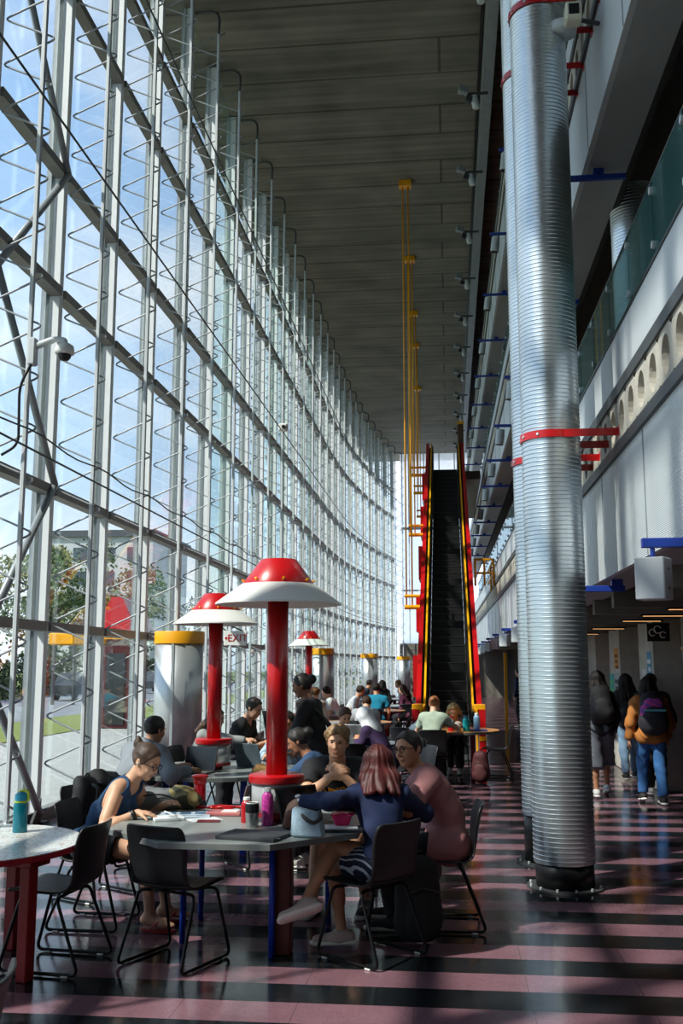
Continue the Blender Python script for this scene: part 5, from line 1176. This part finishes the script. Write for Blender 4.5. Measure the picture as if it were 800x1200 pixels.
        for g in (-1, -.5, 0, .5, 1):
            tdir = -hf*math.cos(g*1.25)+hr*math.sin(g*1.25); a = H+hu*.03*hs+tdir*.066*hs; b = H+tdir*(.082 if hair == 'bob' else .078)*hs-UP*ln*(1 if abs(g) < 1 else .94)+hu*.0
            mid = H-hu*.05*hs+tdir*.087*hs
            lat = r2*math.sin(g*1.25)*.105*s; bk = -f2*(.085+.04*math.cos(g*1.25))*s; c1 = N+u2*.035*s+lat+bk*.85; e1 = N-u2*max(.02, ln-.235)+lat*1.1-f2*(.10+.045*math.cos(g*1.25))*s
            G += [C(a, mid, .045, .04, k=.03), C(mid, c1, .04, .036, k=.03), C(c1, e1, .036, .02, k=.03)]
        wr = (.0045, H, 5)
    elif hair == 'hijab':
        G = cap(.02, (.088, .06), (.075, -.12)); G += [C(H-hf*.02-hu*.02, N+u2*.0-f2*.01, .105*s, .10*s, k=.05), C(N, N-u2*.05*s-f2*.03, .12*s, .12*s, k=.05, flat=(f2, .8)), El(H+hf*.095*hs-hu*.01, (.058*hs, .06, .085*hs), (hr, hf, hu), k=.01, op='-')]
        wr = (.005, 1.8, 2)
    if G: sdf_obj('headscarf' if hair == 'hijab' else 'hair', G, max(vox*.85, .006), cmat(hairc) if hair == 'hijab' else hm, o, wr)
    if beard:
        Q = [C(H-hu*.082*hs+hf*.055*hs-hr*.03*hs, H-hu*.082*hs+hf*.055*hs+hr*.03*hs, .03*hs, k=.02, cuts=[(H-hu*.07*hs, hu)])]
        sdf_obj('beard', Q, vox, mat('beard_'+beard, beard, .7), o)
    if glasses:
        q = MB()
        for g in (-1, 1):
            c = H+hr*g*.033*hs+hf*.106*hs+hu*.006*hs; q.tube([c+hr*.022*hs*math.cos(t)+hu*.018*hs*math.sin(t) for t in np.linspace(0, 2*pi, 17)[:-1]], .0026, 5, closed=True)
            q.tube([c+hr*g*.022*hs+hu*.006, H+hr*g*.076*hs+hf*.06*hs+hu*.008, H+hr*g*.079*hs-hf*.01+hu*.0], .0024, 5)
        q.tube([H-hr*.011*hs+hf*.107*hs+hu*.009, H+hf*.111*hs+hu*.011, H+hr*.011*hs+hf*.107*hs+hu*.009], .0024, 5); q.build('glasses', M_black, o, True)
    J = dict(P=P, N=N, H=H, hf=hf, hu=hu, hr=hr, shL=shL, shR=shR, eL=eL, eR=eR, wL=wL, wR=wR, kL=kL, kR=kR, anL=anL, anR=anR, f2=f2, u2=u2, r2=r2, Ch=Ch, Wt=Wt, u1=u1, ft=ft, f0=f0, r0=r0, s=s)
    return o, J
# ---------------------------------------------------------------- the four at the nearest grey table
VM = .0075
o, J = person('person', 'woman in a navy tank top leaning over a magazine, hair in a bun, earbuds in', (-2.45, 6.9, .55), -6, h=1.70, lean=18, bend=24, hyaw=-10, hpitch=30, fem=True, neckf=.35,
  handR=(-2.07, 6.66, .785), handL=(-2.0, 7.05, .785), elR=(-.45, -.5, -.7), elL=(-.2, .6, -.6), hdR=V(1, .05, -.1), pnR=(0, 0, -1), pnL=(0, 0, -1), curlR=.28, footR=(-2.02, 6.83, .10), footL=(-1.98, 7.08, .10), toeR=(1, -.15, 0), toeL=(1, .1, 0),
  skin=('fair', 'd0a183'), hair='bun', hairc='4a382c', top=('tank', '27496e'), bottom=('shorts', '1b1b1f', .5), shoes=None, vox=VM, glasses=True)
for g in (-1, 1):
    c = J['H']+J['hr']*g*.083-J['hf']*.004-J['hu']*.012
    MB().lathe([(0, -.007), (.006, -.005), (.007, .004), (0, .008)], c, 10, J['hr']*g).tube([c, c+J['hf']*.006-J['hu']*.025], .0028, 6).build('earbud', M_white, o, True)
MB().lathe([(.0335, -.012), (.0355, -.01), (.0355, .01), (.0335, .012)], J['wR']-unit(J['wR']-J['eR'])*.03, 20, J['wR']-J['eR'], close=True).build('wristband', M_black, o, True)
MB().lathe([(.031, -.004), (.034, -.003), (.034, .003), (.031, .004)], J['wR']-unit(J['wR']-J['eR'])*.048, 20, J['wR']-J['eR'], close=True).build('bracelet', M_steel, o, True)
for nm, ak, td in (('flip_flop', V(-2.02, 6.83, 0), unit(V(1, -.15, 0))), ('flip_flop', V(-1.98, 7.08, 0), unit(V(1, .1, 0)))):
    rr = V(td[1], -td[0], 0); q = MB().prism([ak+td*(.06+.13*math.cos(t))+rr*(.045*math.sin(t)) for t in np.linspace(0, 2*pi, 25)[:-1]], (0, 0, .0), (0, 0, .016)); ff = q.build(nm, M_redd, o)
    MB().tube(fillet([ak+td*.12+V(0, 0, .06), ak+td*.08+rr*.03+V(0, 0, .07), ak+td*.02+rr*.045+V(0, 0, .015)], .03), .006, 6).tube(fillet([ak+td*.12+V(0, 0, .06), ak+td*.08-rr*.03+V(0, 0, .07), ak+td*.02-rr*.045+V(0, 0, .015)], .03), .006, 6).build('strap', M_red, ff, True)
# man in the black tee, chin on clasped hands
o, J = person('person', 'curly-haired man in a black lettered tee resting his chin on clasped hands', (-.80, 7.92, .575), -97, h=1.82, hsc=.9, lean=30, bend=6, hyaw=4, hpitch=6, htilt=-5, neckf=.55, width=1.04,
  handL=(-.775, 7.36, .965), handR=(-.865, 7.36, .955), elL=(.75, -.25, -.95), elR=(-.75, -.25, -.95), hdL=V(-.75, .12, .62), hdR=V(.8, .0, .55), pnL=(-.3, .95, -.5), pnR=(.3, .95, -.5), curlL=.75, curlR=.7,
  skin=('warm', 'd3a07f'), hair='curly', hairc='8a6b46', top=('tee', '1c1d21'), bottom=('shorts', '2a2a2e', .8), shoes=('2b2b2e', 'd8d4cc'), vox=VM, footL=(-.62, 7.45, .085), footR=(-1.0, 7.4, .085))
# lettering on the tee (yellow with red below), wrapped on the chest
def letters(o, J, s, size, mtl, drop, out, name):
    f, u, r = J['f2'], J['u2'], -J['r2']; c = J['Ch']+f*out+u*drop
    cu = bpy.data.curves.new('t', 'FONT'); cu.body = s; cu.size = size; cu.extrude = .001; cu.offset = .004; cu.align_x = 'CENTER'; cu.align_y = 'CENTER'
    t = bpy.data.objects.new('t', cu); COL.objects.link(t); bpy.context.view_layer.update(); me = bpy.data.meshes.new_from_object(t.evaluated_get(bpy.context.evaluated_depsgraph_get())); bpy.data.objects.remove(t)
    b = V(J['P'][0], J['P'][1], 0)
    for v in me.vertices: x, y, z = v.co; p = c+r*(-x)*-1+u*(y+.012*math.sin(x*40))+f*(z-x*x*1.6)-b; v.co = p
    me.materials.clear(); me.materials.append(mtl); q = bpy.data.objects.new(name, me); COL.objects.link(q); q.parent = o
def letters_right(J): return None
letters(o, J, 'PUMON', .085, M_yel, .03, .150, 'lettering'); 
# red-haired woman, back to us
mstr = stripes('striped_shorts', '1b2138', 'b9bfcc', 11, 'DIAGONAL', .85, .22, 1.5)
o, J = person('person', 'red-haired woman in a navy top and striped shorts with her back to us, legs crossed', (-.43, 6.42, .545), 128, h=1.60, lean=12, bend=20, twist=-26, hyaw=-2, hpitch=2, fem=True, neckf=.3, side=1,
  handL=(-.95, 6.42, .91), handR=(-.42, 6.80, .79), elL=(-.1, -1, 0), elR=(.8, .2, -.1), hdL=V(-.72, .1, -.5), pnL=(.2, .6, -.8), pnR=(0, 0, -1), curlL=.3, footL=(-.70, 6.56, .095), footR=(-.90, 6.33, .315), kneeL=(-.6, .7, .9), kneeR=(-.6, .5, 1), toeL=(-1, -.25, 0), toeR=(-.9, -.36, -.25), upR=(-.1, .75, .65),
  skin=('fair2', 'c99674'), hem_drop=-.10, hair='bob', hairc='4c1614', hairlen=.32, top=('long', '15244a', 1.95), bottom=('shorts', '1b2138', .5), mbot=mstr, shoes=('cfbab2', 'f6f2ea'), vox=VM)
wv = J['wL']-unit(J['wL']-J['eL'])*.01
MB().lathe([(.029, -.012), (.033, -.01), (.033, .01), (.029, .012)], wv, 20, J['wL']-J['eL'], close=True).build('watch_band', M_steel, o, True)
MB().lathe([(0, 0), (.016, 0), (.016, .006), (0, .007)], wv+V(-.02, -.015, .026), 16, V(-.3, -.4, .9)).build('watch_face', M_white, o, 'auto')
# man in the pink shirt
o, J = person('person', 'man in a dusty pink tee and glasses turned toward us, hair tied back', (-.03, 7.16, .55), 184, h=1.76, lean=3, bend=29, hem_drop=.14, drape=.36, hyaw=46, hpitch=6, htilt=8, neckf=.75, width=1.08, twist=0,
  handL=(-.44, 6.93, .80), handR=(-.42, 7.32, .80), elL=(.1, -.9, -.3), elR=(-.2, .9, -.5), pnL=(0, 0, -1), pnR=(0, 0, -1), footL=(-.38, 7.0, .085), footR=(-.38, 7.33, .085),
  skin=('tan', 'c58d6b'), hair='tuft', hairc='2e2420', top=('tee', 'b07a7c', .8), bottom=('pants', '202024'), shoes=('2b2b2e', 'd8d4cc'), vox=VM, glasses=True)
# ---------------------------------------------------------------- people at the tables behind
VB = .0125
person('person', 'dark-haired man in a grey hoodie with his back to us at the second table', (-2.97, 9.12, .55), 62, h=1.78, lean=22, bend=18, hyaw=-6, hpitch=14, handL=(-2.62, 9.6, .79), handR=(-2.42, 9.3, .79), pnL=(0, 0, -1), pnR=(0, 0, -1), skin=('olive', 'b98767'), hair='short', hairc='1d1916', top=('hoodie', '7f868d'), bottom=('pants', '23252b'), vox=.010)
person('person', 'woman in a blue denim jacket bent forward, just right of the big lamp pole', (-.98, 9.0, .55), 172, h=1.66, lean=22, bend=22, hyaw=8, hpitch=26, fem=True, handL=(-1.62, 8.95, .79), handR=(-1.6, 9.2, .79), pnL=(0, 0, -1), pnR=(0, 0, -1), skin=('brown', '9b6a4d'), hair='updo', hairc='191513', top=('long', '274467'), bottom=('pants', '1d2026'), vox=.010)
o, J = person('person', 'standing woman in black with a bun and shoulder bag behind the denim jacket', (-1.33, 10.2, .90), 165, h=1.70, lean=4, bend=12, hyaw=10, hpitch=18, fem=True, stand=True, handL=(-1.7, 10.05, 1.02), handR=(-1.65, 10.35, 1.05), skin=('brown2', '8c5f45'), hair='updo', hairc='15110f', top=('long', '1b1a1b'), bottom=('pants', '1a1a1c'), shoes=('222225', '333338'), vox=.011)
MB().tube(fillet([J['shL']+V(0, 0, .06), J['N']+V(.12, -.1, -.1), J['P']+V(.2, -.05, .12), J['P']+V(.12, .12, .25), J['shL']+V(.02, .06, .06)], .1), .018, 6).build('bag_strap', M_black, o, True)
person('person', 'young man in a black tee seated by the glass, looking down to the right', (-2.72, 12.55, .56), -8, h=1.84, lean=12, bend=14, hyaw=-8, hpitch=26, handL=(-2.3, 12.8, .80), handR=(-2.3, 12.45, .80), skin=('fair', 'd0a183'), hair='short', hairc='2d221b', top=('tee', '18191b'), bottom=('pants', '2b2d33'), vox=VB)
person('person', 'long-haired woman in a grey top half hidden by the second lamp pole', (-2.98, 11.7, .55), -10, h=1.64, lean=14, bend=16, hyaw=0, hpitch=14, fem=True, handL=(-2.55, 11.85, .86), handR=(-2.2, 11.55, .90), skin=('fair', 'd0a183'), hair='long', hairc='4a3424', top=('long', '8e9290'), bottom=('pants', '23252b'), vox=VB)
person('person', 'person in a pale blue shirt hidden behind the big lamp pole', (-1.72, 11.3, .55), -100, h=1.66, lean=14, bend=18, hpitch=20, handL=(-1.65, 10.8, .80), handR=(-1.95, 10.75, .80), skin=('tan', 'c58d6b'), hair='short', hairc='241c18', top=('long', 'a9c0cf'), bottom=('pants', '23252b'), vox=VB)
person('person', 'person in a maroon top just right of the big lamp pole, far back', (-2.12, 14.85, .55), -95, h=1.66, lean=12, bend=14, hpitch=16, handL=(-1.95, 14.4, .80), handR=(-2.25, 14.4, .80), skin=('tan', 'c58d6b'), hair='short', hairc='241a16', top=('tee', '5c1f2b'), bottom=('pants', '23252b'), vox=VB)
person('person', 'boy in a grey tee leaning on his elbow, head bent to the table', (-1.58, 14.2, .55), -70, h=1.72, lean=26, bend=22, hyaw=6, hpitch=34, handL=(-1.25, 13.65, .84), handR=(-1.5, 13.6, .80), skin=('fair', 'd0a183'), hair='short', hairc='4a3322', top=('tee', '8d959c'), bottom=('pants', '23252b'), vox=VB)
person('person', 'person in a white headscarf and purple top bending over the table', (-.80, 13.0, .55), 150, h=1.64, lean=20, bend=20, hpitch=26, fem=True, handL=(-1.2, 13.2, .80), handR=(-1.1, 13.45, .80), skin=('tan', 'c58d6b'), hair='hijab', hairc='d6dadd', top=('long', '38244a'), bottom=('pants', '1d1d22'), vox=VB)
person('person', 'person with brown hair and grey top beyond the white scarf', (-1.5, 17.6, .55), 85, h=1.70, lean=22, bend=20, hpitch=30, handL=(-1.65, 18.0, .8), handR=(-1.4, 18.0, .8), skin=('fair', 'd0a183'), hair='short', hairc='3d2a1d', top=('long', '9a9fa4'), bottom=('pants', '2b2d33'), vox=.015)
VF = .018
person('person', 'man in a bright teal tee with his back to us in the far crowd', (-1.62, 22.4, .56), 92, h=1.78, lean=10, bend=8, hpitch=10, skin=('tan', 'c58d6b'), hair='short', hairc='17120f', top=('tee', '0d7fa0'), bottom=('pants', '23252b'), vox=VF, face=False)
person('person', 'man in pale grey left of the teal shirt, far back', (-2.35, 23.2, .56), 5, h=1.74, lean=18, bend=14, hpitch=20, skin=('tan', 'c58d6b'), hair='short', hairc='2b2019', top=('long', 'b7bcc0'), bottom=('pants', '23252b'), vox=VF, face=False)
person('person', 'woman in maroon with long dark hair right of the teal shirt', (-.95, 25.05, .56), 150, h=1.66, lean=14, bend=14, hyaw=25, hpitch=10, fem=True, skin=('fair', 'd0a183'), hair='long', hairc='2c1c16', top=('long', '5a2440'), bottom=('pants', '23252b'), vox=VF, face=False)
person('person', 'dark-haired person in black at the far right table, leaning', (-.45, 26.1, .56), 178, h=1.70, lean=30, bend=18, hpitch=30, skin=('tan', 'c58d6b'), hair='short', hairc='1a1411', top=('long', '6f3f33'), bottom=('pants', '23252b'), vox=VF, face=False)
person('person', 'person in a pale sweater with brown curls at the farthest left seats', (-2.75, 20.1, .56), 80, h=1.70, lean=12, bend=12, hpitch=14, skin=('fair', 'd0a183'), hair='curly', hairc='6b4a2c', top=('long', 'b9b09a'), bottom=('pants', '23252b'), vox=VF, face=False)
person('person', 'person in white with dark hair seated under the small far lamp', (-2.35, 21.3, .56), 175, h=1.72, lean=12, bend=14, hpitch=16, skin=('fair', 'd0a183'), hair='short', hairc='231a15', top=('tee', 'c9ccce'), bottom=('pants', '23252b'), vox=VF, face=False)
person('person', 'person in black with long hair at the farthest table', (-2.0, 30.15, .56), 90, h=1.68, lean=8, bend=10, hpitch=8, fem=True, skin=('tan', 'c58d6b'), hair='long', hairc='15100e', top=('long', '1e1e22'), bottom=('pants', '23252b'), vox=VF, face=False)
person('person', 'blond person in grey at the farthest table, right side', (-1.35, 31, .56), 178, h=1.70, lean=12, bend=10, hpitch=8, skin=('fair', 'd0a183'), hair='short', hairc='9b7a48', top=('long', '5e646b'), bottom=('pants', '23252b'), vox=VF, face=False)
person('person', 'person in dark blue at the farthest table, left side', (-2.68, 31, .56), 5, h=1.72, lean=14, bend=10, hpitch=12, skin=('tan', 'c58d6b'), hair='short', hairc='1d1714', top=('long', '27303f'), bottom=('pants', '23252b'), vox=VF, face=False)
# wooden table by the escalator
person('person', 'auburn-haired woman in a sage green tee with her back to us at the wooden table', (-.27, 15.25, .56), 82, h=1.66, lean=14, bend=8, hyaw=-4, hpitch=20, fem=True, handR=(.12, 15.75, .80), handL=(-.35, 15.75, .80), skin=('fair', 'd0a183'), hair='updo', hairc='8a532c', top=('tee', '9fae9c'), bottom=('pants', '1d1d22'), vox=VB)
person('person', 'blonde woman facing us with her head bent over the wooden table', (.1, 17.2, .55), -95, h=1.64, lean=28, bend=24, hpitch=36, fem=True, handR=(-.12, 16.75, .80), handL=(.2, 16.7, .80), skin=('fair', 'd0a183'), hair='long', hairlen=.2, hairc='a5834f', top=('tee', '6c6b70'), bottom=('pants', '1d1d22'), vox=VB)
person('person', 'person in a blue-grey denim shirt leaning left of the sage green tee', (-.66, 15.7, .55), 30, h=1.70, lean=36, bend=22, hpitch=36, handR=(-.25, 15.85, .80), handL=(-.4, 16.1, .80), skin=('tan', 'c58d6b'), hair='short', hairc='3a2a20', top=('long', '5b6b78'), bottom=('pants', '1d1d22'), vox=VB)
# ---------------------------------------------------------------- walkers in the corridor
def worn_pack(o, J, main, pocket, acc=None, s=1.0):
    b, f, u, r = J['Ch'], -J['f2'], J['u2'], J['r2']; c = b-u*.22*s+f*.10
    m1 = mat('pack_'+main, main, .75, 0, .12, 9); pk = sdf_obj('backpack', [C(c+u*.08-r*.05+f*.06, c+u*.08+r*.05+f*.06, .10*s, k=.05), C(c+u*.12+f*.07, c+u*.33+f*.05, .15*s, .125*s, k=.05, flat=(f, .7)), C(c+u*.38-r*.03+f*.03, c+u*.38+r*.03+f*.03, .07*s, k=.05)], .012, m1, o, (.003, 1.4, 1))
    sdf_obj('pocket', [C(c+u*.1+f*.15-r*.04, c+u*.1+f*.15+r*.04, .075*s, k=.03, flat=(f, .5)), C(c+u*.1+f*.145, c+u*.2+f*.14, .09*s, k=.03, flat=(f, .5))], .011, mat('pack_'+pocket, pocket, .75, 0, .12, 9), pk)
    if acc:
        q = sdf_obj('patterned_panel', [C(c+u*.31+f*.13-r*.03, c+u*.31+f*.13+r*.03, .075*s, k=.03, flat=(f, .45)), C(c+u*.12+f*.10-r*.115, c+u*.26+f*.10-r*.105, .045*s, k=.02)], .011, stripes('pack_pattern', acc, '7a3f96', 5, 'DIAGONAL', .75, .5, 8), pk)
        MB().obox(c+u*.235+f*.185, (r, f, u), (.11*s, .012, .012)).build('band', mat('pack_aqua', '5fa7b5', .7), pk)
    for g in (-1, 1): MB().tube(fillet([c+u*.40+f*.0+r*.07*g, J['N']+r*.09*g+u*.03+f*-.02, J['Ch']+r*.11*g-f*.12, J['Wt']+r*.13*g-f*.06, c+u*.1+r*.12*g+f*.02], .06), .018, 6).build('strap', m1, pk, True)
    return pk
o, J = person('person', 'walker with dark braided hair, black backpack, striped culottes and white shoes', (2.03, 14.15, .90), 93, h=1.68, lean=2, bend=6, fem=True, stand=True, footL=(1.93, 13.98, .085), footR=(2.12, 14.32, .12), toeR=(0, 1, -.25), skin=('walker', 'b07a5a'), hair='long', hairlen=.2, hairc='1a1412', top=('long', '1c1c1f'), bottom=('culottes', '5a5d66', 1.3), mbot=stripes('pinstripe', '50545e', '8b9098', 26, 'X', .85, .25), shoes=('dcdcd8', 'e8e6e0'), vox=VB, face=False)
worn_pack(o, J, '1b1b1e', '232326', s=1.12)
o, J = person('person', 'walker with long dark hair, dark bag and light blue jeans, middle of the three', (2.74, 16.1, .88), 95, h=1.60, lean=2, bend=5, fem=True, stand=True, footL=(2.66, 16.0, .10), footR=(2.84, 16.25, .085), skin=('tan', 'c58d6b'), hair='long', hairlen=.36, hairc='1b1614', top=('long', '1e1d20'), bottom=('jeans', '6f8aa3'), shoes=('2e2823', 'c9c3b8'), vox=VB, face=False)
sdf_obj('bag', [C(J['P']-J['f0']*.2-J['r0']*.12+UP*.1, J['P']-J['f0']*.2+J['r0']*.1+UP*.12, .07, k=.03), C(J['P']-J['f0']*.2-J['r0']*.1+UP*.18, J['P']-J['f0']*.2+J['r0']*.1+UP*.2, .06, k=.04)], .012, M_nyl, o)
MB().box((J['P'][0]+.06, J['P'][1]-.285, .98), (J['P'][0]+.12, J['P'][1]-.275, 1.02)).build('bag_label', M_white, o)
o, J = person('person', 'walker in a mustard jumper with a purple patterned backpack and blue jeans', (2.58, 13.5, .86), 92, h=1.61, lean=2, bend=6, fem=True, width=1.16, stand=True, footL=(2.47, 13.62, .11), footR=(2.68, 13.4, .085), toeL=(0, 1, -.15), handL=(2.3, 13.5, .8), skin=('tan', 'c58d6b'), hair='bob', hairlen=.16, hairc='1d1715', top=('hoodie', 'a4662a'), bottom=('jeans', '2f5f94'), shoes=('26221f', 'e6e2da'), vox=VB, face=False)
worn_pack(o, J, '1c1b22', '1e1e25', 'c2418f', s=1.25)
o, J = person('person', 'dark figure in black with white shoes at the far right beyond the mustard jumper', (2.80, 14.45, .88), 92, h=1.64, lean=2, bend=4, stand=True, skin=('brown', '9b6a4d'), hair='short', hairc='15110f', top=('long', '1d1b1c'), bottom=('pants', '19191b'), shoes=('d8d6d0', 'e6e2da'), vox=.015, face=False)
person('person', 'distant person in navy walking in the corridor, peeking out beside the duct', (2.05, 29.5, .9), 150, h=1.70, lean=2, bend=4, stand=True, skin=('fair', 'd0a183'), hair='short', hairc='2b1d16', top=('long', '262d47'), bottom=('pants', '1b1c22'), shoes=('222225', '555555'), vox=VF, face=False)
